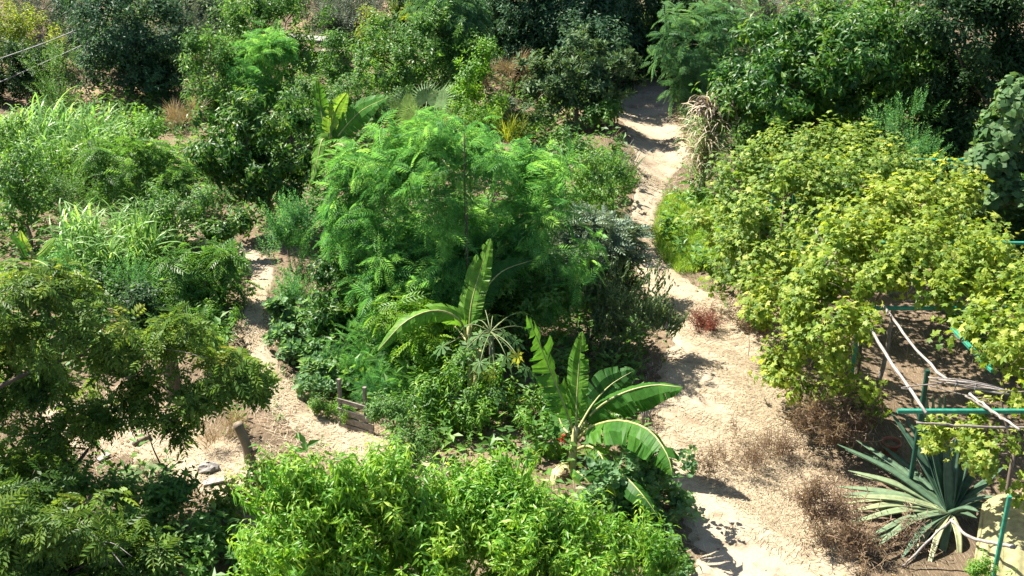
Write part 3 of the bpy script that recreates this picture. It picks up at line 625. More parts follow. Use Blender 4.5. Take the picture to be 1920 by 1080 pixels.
P('willowy_shrub', 'tall grey-green willowy shrub at the top right', 'shrub', 'fargrey', 24, [(1400, 25, 45, 50), (1450, 10, 45, 45), (1420, 60, 40, 30)], trunk=.03, n_limb=4, dens=.8, group=far)
P('grey_tree', 'hazy grey tree along the top right edge', 'tree', 'fargrey', 23, [(1560, 5, 70, 35), (1640, 0, 60, 40), (1720, 10, 60, 40), (1500, 0, 50, 30)], trunk=.03, n_limb=4, dens=.8, group=far)
for k, (px, py, Y, sp, lab) in enumerate([(330, 70, 24, 'fargrey', 'grey scrub bush behind the whitish-leaved bush'), (640, 60, 26, 'fargrey', 'grey scrub bush on the dry slope, left of the yellow-tipped shrub'), (600, 5, 31, 'fargrey', 'faint grey scrub bush at the very top of the slope'), (670, 15, 30, 'olive', 'dark low scrub bush high on the dry slope'), (790, 10, 27, 'fardark', 'dark scrub bush at the top between slope and trees'), (900, 15, 27, 'fardark', 'black-green bush behind the large blue-green tree'), (1860, 5, 20, 'fardark', 'dark tree top in the top right corner')]):
    P('scrub_bush', lab, 'shrub', sp, Y, [(px, py, 42, 34), (px + 30, py + 14, 30, 24), (px - 28, py + 8, 28, 24)], trunk=.02, n_limb=4, group='scrub bushes at the top of the slope')
P('shrub', 'low bush under the climber columns', 'shrub', 'weedmid', 17.2, [(640, 190, 40, 22), (590, 185, 40, 22), (560, 175, 30, 20)], trunk=0, group=far)
# ---- right side
P('glossy_tree', 'large glossy-leaved tree behind the vines', 'tree', 'glossy', 14.8, [(1480, 110, 80, 60), (1590, 95, 90, 65), (1690, 130, 80, 70), (1420, 200, 75, 75), (1530, 200, 80, 60), (1640, 220, 70, 60), (1405, 285, 50, 50), (1480, 160, 70, 60, -.7), (1540, 55, 60, 40, .4), (1650, 60, 70, 40, .4), (1740, 80, 60, 50, .3), (1380, 240, 36, 46), (1600, 150, 80, 60, -.5), (1480, 240, 70, 50, .3), (1580, 280, 70, 50, .5)], trunk=.13, dens=1.05, wood='darkbark', solo=(220, lambda: leaf(.19, .075, .3, .4, 2)))
P('dark_tree', 'dark small-leaved tree at the right edge', 'tree', 'fardark', 14.5, [(1790, 90, 85, 80), (1870, 60, 70, 70), (1760, 200, 65, 70), (1840, 180, 70, 70), (1700, 300, 50, 50), (1760, 290, 50, 40), (1900, 150, 50, 60), (1820, 270, 60, 60), (1880, 230, 50, 60), (1780, 20, 60, 40), (1850, 10, 60, 40), (1970, 120, 70, 70), (1960, 230, 60, 70), (2060, 160, 70, 80), (2050, 280, 60, 60)], trunk=.12, wood='darkbark', dens=1.1)
P('feathery_shrub', 'dark feathery shrub in front of the dark small-leaved tree', 'shrub', 'finedark', 12.9, [(1690, 260, 45, 45), (1710, 310, 45, 35)], trunk=.04)
P('broadleaf_tree', 'grey-green big-leaved tree leaning in at the right edge', 'tree', 'fig', 10.6, [(1890, 250, 45, 50), (1905, 190, 30, 45), (1850, 320, 50, 40), (1895, 380, 50, 55), (1840, 390, 50, 45), (1880, 470, 50, 50), (1830, 545, 40, 32, -.6), (1900, 560, 40, 45, -.4), (1790, 350, 35, 30), (1830, 440, 40, 36), (1910, 310, 40, 40)], trunk=.08, base=at_z(1890, 500, 0), solo=(240, lambda: lobed(.15, 3, .85, .35)))
P('loquat_tree', 'small loquat tree with leaf rosettes beside the wide path', 'tree', 'loquat', 18.2, [(1065, 135, 62, 42), (1020, 175, 52, 38), (1110, 165, 50, 40), (1075, 195, 58, 32), (1140, 190, 30, 26), (985, 195, 26, 22), (1075, 100, 40, 22), (1125, 138, 42, 34), (1110, 200, 40, 24)], trunk=.07, base=at_y(1082, 262, 18.2), n_limb=24, dens=1.1, solo=(200, lambda: leaf(.24, .075, .3, .25, 2)))
P('leaning_sapling', 'small leaning sapling on the bank between loquat and path', 'sapling', 'broad', 17.6, [(1130, 222, 24, 12), (1112, 232, 18, 12), (1148, 215, 18, 12)], trunk=.025, n_limb=4, base=G(1142, 248))
P('shrub', 'dark leafy shrub under the loquat tree', 'shrub', 'broad', 15.6, [(1065, 270, 28, 28), (1085, 300, 28, 24)], trunk=.02)
# ---- middle left
P('cherimoya_tree', 'spreading dark green tree left of the far banana', 'tree', 'cherimoya', 13.6, [(480, 235, 80, 40), (420, 265, 50, 45), (545, 250, 45, 36), (460, 310, 75, 50), (540, 320, 65, 55), (500, 370, 70, 40), (420, 330, 35, 40), (590, 300, 35, 50)], trunk=.09, wood='darkbark', dens=1.1, solo=(160, lambda: leaf(.19, .08, .3, .4, 2)))
P('leafy_sapling', 'leafy sapling at the bend of the narrow path', 'sapling', 'cherimoya', 12.3, [(430, 435, 28, 12), (410, 442, 18, 9), (455, 425, 16, 12)], trunk=.015, n_limb=4)
P('shrub', 'bright leafy shrub right of the back cane clump', 'shrub', 'broadbright', 14.6, [(265, 255, 42, 35), (300, 285, 40, 30), (245, 290, 40, 26)], trunk=.03)
P('shrub', 'dark leafy shrub at the left edge below the back canes', 'shrub', 'broad', 12.6, [(50, 345, 55, 42), (20, 310, 35, 35), (75, 390, 45, 35), (20, 400, 40, 40)], trunk=.04)
P('feathery_shrub', 'small feathery shrub in front of the back canes', 'shrub', 'finegreen', 12.6, [(130, 360, 32, 32), (135, 395, 32, 26)], trunk=.03)
P('shrub', 'pale leafy weeds around the foot of the back canes', 'shrub', 'weed', 14, [(45, 290, 40, 26), (20, 270, 30, 24), (90, 320, 40, 18)], trunk=0)
P('leafy_shrub', 'broad mass of mid-green shrub in the left middle', 'shrub', 'pinnate', 13, [(230, 320, 55, 36), (300, 340, 60, 36), (270, 375, 60, 30), (190, 300, 40, 26), (350, 370, 45, 34)], trunk=.04)
P('leafy_shrub', 'dull green shrub behind the front canes', 'shrub', 'weedmid', 12.1, [(340, 400, 50, 26), (300, 400, 45, 24), (380, 380, 30, 24)], trunk=.02)
P('leafy_shrub', 'pinnate-leaved shrub left of the narrow path', 'shrub', 'pinnate', 10.2, [(380, 510, 55, 34), (425, 498, 30, 22), (350, 560, 55, 34), (395, 565, 40, 32), (330, 610, 45, 30), (380, 620, 38, 28)], trunk=.03, dens=1.1)
P('weed_clump', 'bright weed clump on the left verge of the narrow path', 'weeds', 'weed', 9.9, [(405, 645, 24, 20), (412, 605, 18, 18), (392, 662, 26, 16)], trunk=0, size=.8)
P('shrub', 'dark low shrub below the front canes', 'shrub', 'finedark', 10.7, [(160, 535, 60, 22), (240, 555, 60, 22), (110, 540, 35, 20)], trunk=.02)
P('shrub', 'dark low bush under the crown of the compound-leaved tree', 'shrub', 'fardark', 9.6, [(270, 575, 50, 26), (250, 610, 50, 26), (190, 570, 50, 24)], trunk=.02, size=.8)
P('feathery_shrub', 'dark feathery shrub right of the narrow path', 'shrub', 'finedark', 11, [(540, 430, 40, 30), (575, 415, 30, 26), (542, 480, 30, 38), (552, 540, 28, 38), (568, 580, 26, 24), (528, 450, 20, 24)], trunk=.04, dens=1.2)
# ---- centre
P('leucaena_tree', 'tall feathery green tree in the centre of the garden', 'tree', 'feather', 9.6, [(790, 285, 85, 42), (880, 285, 65, 42), (830, 340, 105, 70), (945, 345, 75, 60), (985, 330, 45, 34, .4), (1010, 400, 55, 70), (720, 360, 80, 65), (690, 440, 80, 55), (800, 450, 95, 60), (900, 430, 80, 70, .4), (740, 520, 75, 45, -.3), (720, 572, 46, 32, -.4), (800, 548, 55, 34, -.4), (680, 555, 34, 26, -.2), (850, 530, 70, 45, -.2), (940, 500, 70, 50), (1030, 480, 55, 40, -.3), (655, 350, 42, 34, .3), (660, 400, 55, 45)], trunk=.045, n_limb=30, wood='darkbark', dens=.30, skirt=True)
P('leafy_shrub', 'broad-leaved shrub at the left foot of the feathery tree', 'shrub', 'glossy', 9.8, [(615, 520, 45, 40), (600, 580, 35, 40), (640, 600, 50, 40), (680, 630, 40, 30), (650, 560, 50, 40)], trunk=.04, size=.7, dens=1.2)
P('shrub', 'dark shrub mass behind the middle banana', 'shrub', 'broad', 9.3, [(1000, 560, 60, 45), (930, 530, 60, 50), (1050, 560, 44, 36), (840, 570, 60, 45), (960, 620, 60, 40)], trunk=.03, size=.95)
P('artichoke', 'silver-leaved artichoke bush right of the feathery tree', 'artichoke', 'silver', 11.0, [(1100, 440, 44, 28), (1080, 475, 44, 28), (1135, 480, 38, 30), (1110, 515, 44, 30), (1070, 430, 28, 20), (1140, 450, 30, 22)], trunk=0, dens=1.1)
P('pepper_bush', 'dull drooping-leaved bush beside the wide path', 'bush', 'pepper', 9.4, [(1150, 560, 60, 48), (1210, 590, 48, 44), (1120, 620, 60, 40), (1190, 650, 55, 38), (1100, 560, 45, 40), (1240, 620, 34, 34), (1130, 680, 50, 34)], trunk=.02, dens=1.1)
P('pepper_bush', 'slim drooping-leaved bush between artichoke and path', 'bush', 'pepper', 10.8, [(1160, 495, 26, 30), (1175, 530, 24, 24)], trunk=.015)
P('lemongrass', 'green grassy clump above the artichoke', 'grass clump', 'weed', 13.4, [(1090, 340, 40, 30), (1120, 380, 50, 26), (1150, 350, 40, 28), (1070, 390, 36, 24)], trunk=0, size=.9)
P('shrub', 'dark leafy shrub left of the narrow part of the wide path', 'shrub', 'broad', 13, [(1140, 330, 36, 30), (1160, 380, 30, 24), (1110, 310, 32, 26)], trunk=.02, size=.8)
P('low_shrub', 'low bright growth between fan palm and strap-leaved clump', 'shrub', 'weed', 14.9, [(890, 225, 34, 16), (870, 235, 30, 14)], trunk=.02, size=.8)
P('silver_bush', 'small round silver bush left of the loquat tree', 'bush', 'silver', 18.2, [(947, 200, 16, 12)], trunk=0, size=.6)
P('pinnate_shrub', 'yellow-green pinnate shrub left of the papaya', 'shrub', 'pinnatey', 8.7, [(770, 620, 45, 26), (800, 650, 40, 28), (830, 690, 45, 34), (780, 710, 45, 30), (860, 640, 30, 26)], trunk=.02, dens=.9)
P('weed_shrub', 'leafy mid-green weeds below the papaya', 'weeds', 'weed', 7.9, [(860, 740, 55, 40), (930, 750, 55, 36), (990, 800, 50, 40), (900, 800, 60, 36), (820, 780, 40, 30), (1030, 780, 30, 30)], trunk=.012, n_limb=10, dens=1.1)
P('weed_shrub', 'grey-green weeds between wooden rack and banana', 'weeds', 'weedmid', 7.6, [(760, 790, 50, 40), (730, 770, 26, 24), (790, 830, 45, 34), (760, 850, 30, 26)], trunk=0, size=.8)
P('fennel_patch', 'soft feathery fennel patch behind the wooden rack', 'fennel', 'fennel', 8.9, [(700, 700, 50, 26), (730, 730, 45, 26), (660, 680, 40, 22), (700, 745, 36, 18)], trunk=0, dens=1.2)
P('squash_vine', 'broad squash bed along the right of the narrow path', 'squash', 'cover', 9.7, [(550, 610, 34, 24), (578, 640, 42, 26), (605, 670, 48, 26), (562, 668, 30, 22), (622, 710, 44, 24), (592, 722, 34, 20), (528, 588, 18, 20), (650, 660, 45, 24), (540, 640, 24, 20)], trunk=0, dens=1.3, size=1.2)
P('small_shrub', 'small round shrub in front of the wooden rack', 'shrub', 'weed', 8.05, [(642, 782, 22, 20), (655, 795, 14, 12)], trunk=0, size=.5)
P('weed_clump', 'browning weed clump left of the wooden rack', 'weeds', 'weedmid', 8.3, [(612, 745, 22, 24), (600, 780, 18, 14)], trunk=0, size=.6)
# ---- front
P('peach_tree', 'bright green peach tree filling the bottom centre left', 'tree', 'peach', 4.7, [(600, 994, 95, 70), (560, 1056, 95, 70), (690, 1034, 100, 80), (700, 962, 60, 60), (790, 1004, 80, 70), (660, 1106, 120, 80), (800, 1096, 110, 80), (480, 1106, 60, 50), (640, 927, 18, 44), (602, 952, 18, 44), (685, 912, 16, 40), (560, 984, 18, 44), (745, 942, 16, 50), (820, 952, 20, 48), (520, 1034, 20, 50), (620, 972, 16, 50), (715, 922, 14, 44), (780, 992, 18, 50)], trunk=.05, base=at_z(690, 1190, 0), n_limb=30, wood='darkbark', dens=1.1, solo=(300, lambda: leaf(.17, .04, .3, .5, 2)))
P('peach_tree', 'bright green peach tree under the front banana', 'tree', 'peach', 4.8, [(920, 982, 85, 60), (1000, 1004, 90, 70), (930, 1046, 100, 80), (1080, 1044, 70, 50), (1120, 1076, 90, 60), (1030, 1096, 110, 70), (1210, 1086, 60, 50), (860, 932, 50, 46, 0.5), (930, 922, 22, 40, 0.3), (1100, 994, 20, 30), (1160, 1044, 24, 30), (960, 942, 16, 46), (890, 962, 18, 50), (1040, 1002, 16, 40)], trunk=.05, base=at_z(1030, 1190, 0), n_limb=30, wood='darkbark', dens=1.1, solo=(300, lambda: leaf(.17, .04, .3, .5, 2)))
P('squash_vine', 'grey-green squash plants trailing down to the path at the bottom', 'squash', 'squash', 6.2, [(1205, 905, 60, 9), (1245, 945, 46, 10), (1185, 955, 50, 10), (1250, 1000, 40, 12, -.4), (1220, 1040, 50, 14, -.6), (1160, 890, 40, 8), (1270, 1070, 30, 14, -.9), (1225, 870, 45, 8), (1140, 930, 40, 8)], trunk=0, dens=1.6, size=.8, zmin=.03, solo=(200, lambda: roundleaf(.10)))
P('walnut_tree', 'olive-tinted tree with compound leaves filling the left', 'tree', 'walnut', 6.2, [(60, 560, 75, 55), (160, 610, 70, 45), (40, 650, 70, 50), (230, 680, 70, 50), (330, 670, 55, 40), (430, 700, 50, 40), (400, 740, 45, 30), (120, 730, 75, 45), (50, 800, 70, 55), (190, 790, 26, 40), (310, 790, 24, 36), (260, 740, 40, 30), (60, 890, 70, 55, .3), (340, 830, 22, 40, .1), (480, 730, 20, 24), (100, 820, 70, 60), (20, 720, 60, 60), (300, 640, 50, 36), (380, 690, 50, 36), (110, 560, 50, 40), (-60, 620, 70, 60), (-70, 760, 70, 60), (-40, 880, 60, 50)], trunk=.045, base=at_z(110, 1000, 0), n_limb=24, wood='darkbark', dens=1.3, solo=(240, lambda: leaf(.15, .045, .25, .35, 2)))
P('walnut_shrub', 'dark compound-leaved shrub in the bottom left corner', 'shrub', 'walnutdark', 4.9, [(120, 990, 75, 45), (200, 1040, 85, 45), (60, 1050, 80, 60), (300, 1060, 70, 40), (30, 960, 60, 60), (130, 1090, 90, 50), (60, 900, 70, 50, .5), (40, 1000, 60, 50, .3)], trunk=.04, wood='darkbark', dens=1.6)
P('shrub', 'dark leafy shrub between the bare branch and the peach tree', 'shrub', 'broad', 5.9, [(280, 960, 75, 36), (380, 990, 65, 45), (420, 1050, 60, 50), (330, 920, 50, 30), (210, 930, 50, 30), (150, 900, 60, 30), (250, 1010, 60, 40), (350, 1060, 60, 40)], trunk=.03, dens=1.3)
P('shrub', 'small yellowing shrub left of the peach tree', 'shrub', 'vinedark', 6.3, [(480, 920, 40, 26), (510, 900, 32, 24), (450, 950, 36, 24)], trunk=.02, size=.8)
P('dry_bush', 'dry brown bush under the edge of the vines', 'bush', 'dry', 7.3, [(1570, 790, 60, 30), (1530, 810, 45, 22), (1610, 800, 45, 28), (1560, 830, 50, 22)], trunk=.012, n_limb=14, dens=1.1)
P('dry_bush', 'dry brown seeding weeds left of the agave', 'bush', 'dry', 5.9, [(1560, 980, 40, 40), (1600, 1020, 50, 30), (1665, 1030, 36, 20), (1570, 1040, 45, 30), (1640, 1055, 55, 24), (1530, 940, 18, 28)], trunk=.01, n_limb=14, dens=.7)
P('weed_clump', 'bright weeds at the foot of the yellow sheet', 'weeds', 'weed', 4.75, [(1870, 1062, 34, 22), (1900, 1045, 20, 20), (1840, 1080, 24, 16)], trunk=0, size=.5)
P('dry_tuft', 'dry brown weed tuft lying in the wide path', 'weeds', 'dry', 7.15, [(1380, 845, 40, 10), (1410, 872, 48, 12), (1360, 885, 40, 10), (1450, 862, 30, 8)], trunk=0, size=.7, dens=.7)
P('dry_tuft', 'yellow dry grass tuft left of the spreading dark tree', 'weeds', 'drygrass', 15.6, [(355, 220, 26, 18), (340, 240, 22, 14)], trunk=0)
P('dry_tuft', 'rust-coloured dry grass behind the loquat tree', 'weeds', 'drygrass', 19, [(945, 155, 28, 18), (955, 130, 20, 16)], trunk=0)
P('dry_tuft', 'dry grass tuft beside the cut stump', 'weeds', 'drygrass', 7.9, [(420, 820, 36, 16), (400, 850, 26, 12)], trunk=0, size=.8)
P('leaf_pile', 'small pile of red dried leaves on the wide path', 'leaf pile', 'redpile', 10.25, [(1335, 612, 24, 10), (1325, 618, 18, 8)], trunk=0, zmin=.02, size=.9)
P('dry_weeds', 'small brown dried weeds at the foot of the left vines', 'weeds', 'dry', 9.3, [(1415, 625, 24, 22), (1400, 600, 16, 16)], trunk=.008, n_limb=6)
# ---- vines over the pergola
def zl(L): return [('z', a, b, z, rx, rz) for a, b, z, rx, rz in L]
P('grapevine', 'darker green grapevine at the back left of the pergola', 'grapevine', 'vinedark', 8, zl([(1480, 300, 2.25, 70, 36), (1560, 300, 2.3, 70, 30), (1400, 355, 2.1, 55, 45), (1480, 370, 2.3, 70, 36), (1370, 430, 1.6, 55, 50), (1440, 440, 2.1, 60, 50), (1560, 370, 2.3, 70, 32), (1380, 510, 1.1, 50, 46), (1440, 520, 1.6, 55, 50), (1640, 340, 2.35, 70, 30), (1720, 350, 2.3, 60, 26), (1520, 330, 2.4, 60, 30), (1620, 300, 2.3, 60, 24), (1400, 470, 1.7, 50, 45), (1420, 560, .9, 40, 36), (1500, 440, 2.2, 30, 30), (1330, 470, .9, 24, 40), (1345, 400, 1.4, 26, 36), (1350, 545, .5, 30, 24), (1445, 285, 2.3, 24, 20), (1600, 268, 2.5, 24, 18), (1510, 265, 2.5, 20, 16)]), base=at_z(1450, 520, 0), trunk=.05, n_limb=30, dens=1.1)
P('grapevine', 'yellow-green grapevine covering the middle of the pergola', 'grapevine', 'vine', 8, zl([(1540, 500, 2.2, 60, 40), (1610, 500, 2.35, 65, 40), (1690, 480, 2.4, 70, 40), (1640, 420, 2.4, 70, 32), (1740, 420, 2.4, 70, 34), (1760, 500, 2.4, 70, 34), (1820, 470, 2.4, 60, 34), (1700, 390, 2.4, 70, 30), (1790, 390, 2.4, 60, 34), (1580, 440, 2.35, 50, 34), (1590, 560, 2.2, 50, 30), (1520, 560, 2.0, 50, 36), (1810, 530, 2.35, 60, 26), (1870, 520, 2.4, 50, 30), (1480, 590, 1.7, 50, 40), (1540, 600, 1.9, 60, 46), (1560, 680, 1.5, 50, 45), (1500, 660, 1.2, 40, 36), (1600, 720, 1.3, 30, 30), (1640, 538, 2.3, 50, 22), (1700, 556, 2.3, 34, 16), (1770, 560, 2.3, 40, 16), (1730, 535, 2.3, 60, 22), (1480, 745, .5, 34, 16), (1440, 570, 1.5, 45, 34), (1560, 730, .9, 40, 26), (1430, 610, .7, 20, 24), (1455, 700, .6, 22, 14), (1600, 640, 1.9, 36, 30), (1500, 705, .8, 40, 26), (1620, 760, .7, 20, 18), (1530, 755, .4, 36, 18)]), base=at_z(1600, 740, 0), trunk=.05, n_limb=30, dens=1.1, solo=(300, lambda: lobed(.095, 5, .62, .3)))
P('grapevine', 'pale yellow grapevine in front of the dry cane bundle', 'grapevine', 'vine', 8, zl([(1840, 660, 2.3, 60, 36), (1900, 640, 2.3, 50, 50), (1800, 640, 2.2, 40, 26), (1895, 690, 2.3, 46, 28), (1910, 735, 2.25, 20, 20), (1795, 815, 1.6, 45, 16), (1850, 830, 1.6, 50, 20), (1900, 875, 1.5, 34, 40), (1850, 865, 1.5, 36, 22), (1748, 838, 1.5, 22, 12), (1890, 590, 2.3, 40, 20), (1965, 640, 2.3, 60, 40), (1980, 560, 2.35, 60, 34), (2060, 600, 2.3, 60, 40), (1970, 480, 2.4, 60, 34), (2060, 510, 2.35, 60, 36), (1990, 720, 2.2, 50, 34), (2060, 690, 2.2, 60, 36)]), base=at_z(1890, 960, 0), trunk=.04, n_limb=20, dens=1.1, solo=(260, lambda: lobed(.095, 5, .62, .3)))
# ------------------------------------------------------------------ plants with large leaves, each leaf a part
def banana_leaf(parent, pts, wpx, tint, rg, face=(0, -.4, 1), torn=.5, vfold=.25, petiole=.12, mat='banana', ribr=.014, name='leaf'):
    C = bez([at_y(*p) for p in pts], 61); W = wpx * depth(C[30]) / FPX / 2; T = nrm(np.gradient(C, axis=0))
    F_ = np.asarray(face, float); S = nrm(np.cross(T, F_)); N = np.cross(S, T); N *= np.sign(N @ F_)[:, None] + 1e-9; N = nrm(N)
    def at(t): return np.array([np.interp(t, np.linspace(0, 1, 61), C[:, k]) for k in range(3)]), nrm([np.interp(t, np.linspace(0, 1, 61), S[:, k]) for k in range(3)]), nrm([np.interp(t, np.linspace(0, 1, 61), N[:, k]) for k in range(3)])
    def prof(t):
        u = np.clip((t - petiole) / (1 - petiole), 0, 1); return W * min(1, (u / .16) ** .6 if u > 0 else 0) * min(1, ((1 - u) / .38) ** .55 if u < 1 else 0)
    mb = MB()
    for s in (-1, 1):
        t = petiole; dr = rg.normal(vfold, .05)
        while t < .995:
            t2 = min(1.0, t + rg.uniform(.03, .10)); tear = rg.random() < torn
            dr2 = dr + (rg.normal(-.12, .28) if tear else 0); gap = rg.uniform(.003, .014) if tear else 0; V = []
            k = 4
            for q in np.linspace(t, t2, k):
                p, sd, nn = at(q); row = []
                for e in (0, .5, 1.0):
                    qq = q + .035 * e * (1 if q < .9 else 0); pe, se, ne = at(min(qq, 1)); w = prof(min(qq, .999)) * e
                    if e > 0: w *= 1 - (.10 * rg.random() if tear else 0)
                    a = dr2 - .55 * e * (1 - .4 * rg.random()); lean = gap * (1 if q == t else (-1 if q == t2 else 0)) * e
                    row.append((pe if e else p) + (se * s * math.cos(a) + ne * math.sin(a)) * w + lean * (C[-1] - C[0]))
                V += row
            f = []
            for i in range(k - 1):
                for j in range(2):
                    a = i * 3 + j; f += [[a, a + 1, a + 4], [a, a + 4, a + 3]]
            mb.add(V, f, np.clip(tint + rg.normal(0, .05), 0, 1)); t = t2
    o = mb.build(name, M[mat], parent); TRIS[0] += 400
    r = MB(); r.add(*tube(C[::4] - N[::4] * ribr * .2, np.linspace(ribr * 1.5, ribr * .25, 16), 6), rg.uniform(.3, .8)); r.build('midrib', M['rib'], o, True)
    return o
def banana(label, stem_pts, stem_r, leaves, seed, group='banana plants'):
    rg = np.random.default_rng(seed); Pn = np.array([at_y(*p) for p in stem_pts]); Pn[0, 2] = H(Pn[0, 0], Pn[0, 1]) - .05
    t = thing('banana_plant', label, 'banana plant', (Pn[0, 0], Pn[0, 1], H(Pn[0, 0], Pn[0, 1])), group)
    mb = MB(); mb.add(*tube(bez(Pn, 12), np.linspace(stem_r, stem_r * .55, 12), 10)); mb.build('pseudostem', M['stem'], t, True)
    for L in leaves:
        L = dict(L); banana_leaf(t, L.pop('p'), L.pop('w'), L.pop('t'), rg, **L)
    return t
Y = 7.15
banana('banana plant with broad arching leaves above the front peach tree', [(1070, 905, 6.85), (1074, 850, 6.9), (1080, 800, 7.0)], .075, [
    dict(p=[(1076, 812, 7.0), (1058, 760, 7.05), (1030, 690, 7.15), (1010, 640, 7.1), (988, 592, 6.95)], w=66, t=.45, face=(.5, -.5, .7), torn=.75),
    dict(p=[(1080, 808, 7.0), (1082, 745, 7.1), (1086, 680, 7.2), (1092, 622, 7.2)], w=46, t=.55, face=(-.5, -.7, .5), torn=.1, vfold=.5),
    dict(p=[(1082, 808, 7.05), (1110, 760, 7.35), (1145, 722, 7.55), (1190, 694, 7.6)], w=70, t=.10, face=(.2, -.8, .5), torn=.3),
    dict(p=[(1082, 815, 7.0), (1115, 770, 7.0), (1165, 738, 7.0), (1225, 722, 6.95), (1280, 726, 6.8)], w=92, t=.34, face=(0, -.35, 1), torn=.25, vfold=-.35, ribr=.017),
    dict(p=[(1084, 822, 6.95), (1110, 800, 6.7), (1160, 788, 6.4), (1215, 805, 6.05), (1250, 850, 5.75), (1262, 892, 5.6)], w=100, t=.36, face=(.1, -.2, 1), torn=.6, vfold=-.5, ribr=.017),
    dict(p=[(1082, 842, 6.85), (1102, 836, 6.6), (1124, 850, 6.35), (1142, 890, 6.15), (1155, 932, 6.0)], w=60, t=.70, face=(-.2, -.4, .8), torn=.7, vfold=-.5, ribr=.016),
    dict(p=[(1088, 858, 6.85), (1125, 866, 6.5), (1170, 892, 6.1), (1205, 928, 5.85), (1234, 968, 5.7)], w=56, t=.16, face=(.2, -.5, .8), torn=.3, vfold=-.2),
    dict(p=[(1068, 868, 6.85), (1052, 872, 6.75), (1040, 888, 6.65), (1036, 914, 6.55)], w=24, t=1.0, face=(-.5, -.6, .6), torn=.5, mat='rib'),
    dict(p=[(1074, 880, 6.85), (1090, 890, 6.7), (1110, 915, 6.6), (1118, 950, 6.5)], w=40, t=.3, face=(.2, -.6, .7), torn=.2, mat='banana'),
    dict(p=[(1074, 820, 7.0), (1055, 800, 7.15), (1045, 770, 7.3), (1040, 745, 7.35)], w=60, t=.35, face=(0, -.8, .5), torn=.1)], 501)
banana('banana plant with one upright leaf rising beside the papaya', [(884, 770, 8.3), (882, 700, 8.35), (879, 610, 8.4)], .06, [
    dict(p=[(879, 630, 8.4), (884, 570, 8.5), (900, 510, 8.6), (920, 448, 8.6)], w=52, t=.62, face=(-.35, -.7, .6), torn=.2, vfold=.45),
    dict(p=[(881, 625, 8.45), (900, 560, 8.7), (940, 510, 8.9), (1003, 486, 9.0)], w=46, t=.12, face=(.1, -.7, .6), torn=.4),
    dict(p=[(877, 640, 8.35), (860, 598, 8.25), (815, 582, 8.1), (760, 603, 7.95), (708, 658, 7.8)], w=46, t=.62, face=(-.1, -.75, .7), torn=.2, vfold=-.15),
    dict(p=[(876, 640, 8.4), (850, 610, 8.7), (800, 580, 9.0), (730, 588, 9.1)], w=30, t=.25, face=(0, -.5, .8), torn=.1),
    dict(p=[(880, 650, 8.4), (898, 660, 8.2), (900, 700, 8.1), (890, 730, 8.0)], w=26, t=.95, face=(.4, -.6, .5), torn=.6, mat='rib')], 502)
banana('banana plant standing tall beside the spreading dark tree', [(618, 345, 13.1), (617, 300, 13.2), (616, 251, 13.2)], .09, [
    dict(p=[(616, 271, 13.2), (608, 236, 13.3), (600, 196, 13.4), (596, 151, 13.3)], w=37, t=.42, face=(-.3, -.8, .4), torn=.3),
    dict(p=[(618, 271, 13.2), (622, 231, 13.3), (632, 201, 13.3), (650, 174, 13.1)], w=39, t=.75, face=(.4, -.8, .4), torn=.2, vfold=.5),
    dict(p=[(620, 276, 13.2), (645, 241, 13.2), (680, 206, 13.0), (728, 182, 12.7)], w=52, t=.34, face=(.1, -.7, .6), torn=.3),
    dict(p=[(618, 276, 13.1), (605, 261, 13.0), (595, 300, 12.8), (582, 345, 12.6)], w=33, t=.6, face=(-.3, -.7, .5), torn=.4),
    dict(p=[(620, 276, 13.1), (640, 271, 12.9), (665, 300, 12.7), (680, 335, 12.5)], w=43, t=.5, face=(.2, -.7, .6), torn=.3),
    dict(p=[(617, 271, 13.2), (630, 236, 13.4), (660, 221, 13.5), (700, 224, 13.4)], w=37, t=.4, face=(0, -.6, .8), torn=.3)], 503)
banana('small young banana plant at the left edge above the compound-leaved tree', [(58, 515, 10.6), (60, 490, 10.7), (60, 470, 10.7)], .04, [
    dict(p=[(60, 480, 10.7), (50, 465, 10.7), (42, 450, 10.7), (38, 432, 10.6)], w=18, t=.85, face=(0, -.9, .4), torn=.1),
    dict(p=[(61, 482, 10.7), (75, 475, 10.5), (90, 460, 10.4), (104, 446, 10.3)], w=24, t=.7, face=(0, -.7, .7), torn=.05),
    dict(p=[(59, 485, 10.7), (45, 480, 10.6), (35, 460, 10.5), (20, 440, 10.4)], w=24, t=.1, face=(-.2, -.7, .6), torn=.1),
    dict(p=[(60, 488, 10.6), (72, 490, 10.4), (85, 496, 10.2), (98, 510, 10.0)], w=20, t=.4, face=(.2, -.6, .7), torn=.1)], 504)
def canna(label, px, py, Yc, leaves, flower, seed):
    rg = np.random.default_rng(seed); b = at_y(px, py, Yc); b[2] = H(b[0], b[1]); t = thing('canna_plant', label, 'canna', b, 'canna plants')
    mb = MB(); tops = []
    for fx, fy in flower or [(px, py - 50)]:
        e = at_y(fx, fy, Yc); mb.add(*tube(bez([b, b * .5 + e * .5 + [.02, 0, 0], e], 6), np.linspace(.011, .006, 6), 5)); tops.append(e)
    mb.build('stem', M['darkbark'] if flower else M['petiole'], t, True)
    for p, w, ti in leaves: banana_leaf(t, [(a, c, Yc - .04 * i) for i, (a, c) in enumerate(p)], w, ti, rg, torn=0, ribr=.006, face=(0, -.8, .5))
    for e in tops if flower else []:
        V, F, T = baked([whorl(7, .075, .034, .16, 0, 60, .3, .4, 2)], np.array([e, e + [.015, 0, .05], e - [.01, 0, .07]]), frames(3, rg, np.array([[0, 0, 1.], [.3, 0, 1], [-.3, 0, 1]])), np.array([.8, .65, .7]), np.full(3, .5), rg)
        obj('flower', mesh_np('flower', V, F, T, M['red']), t)
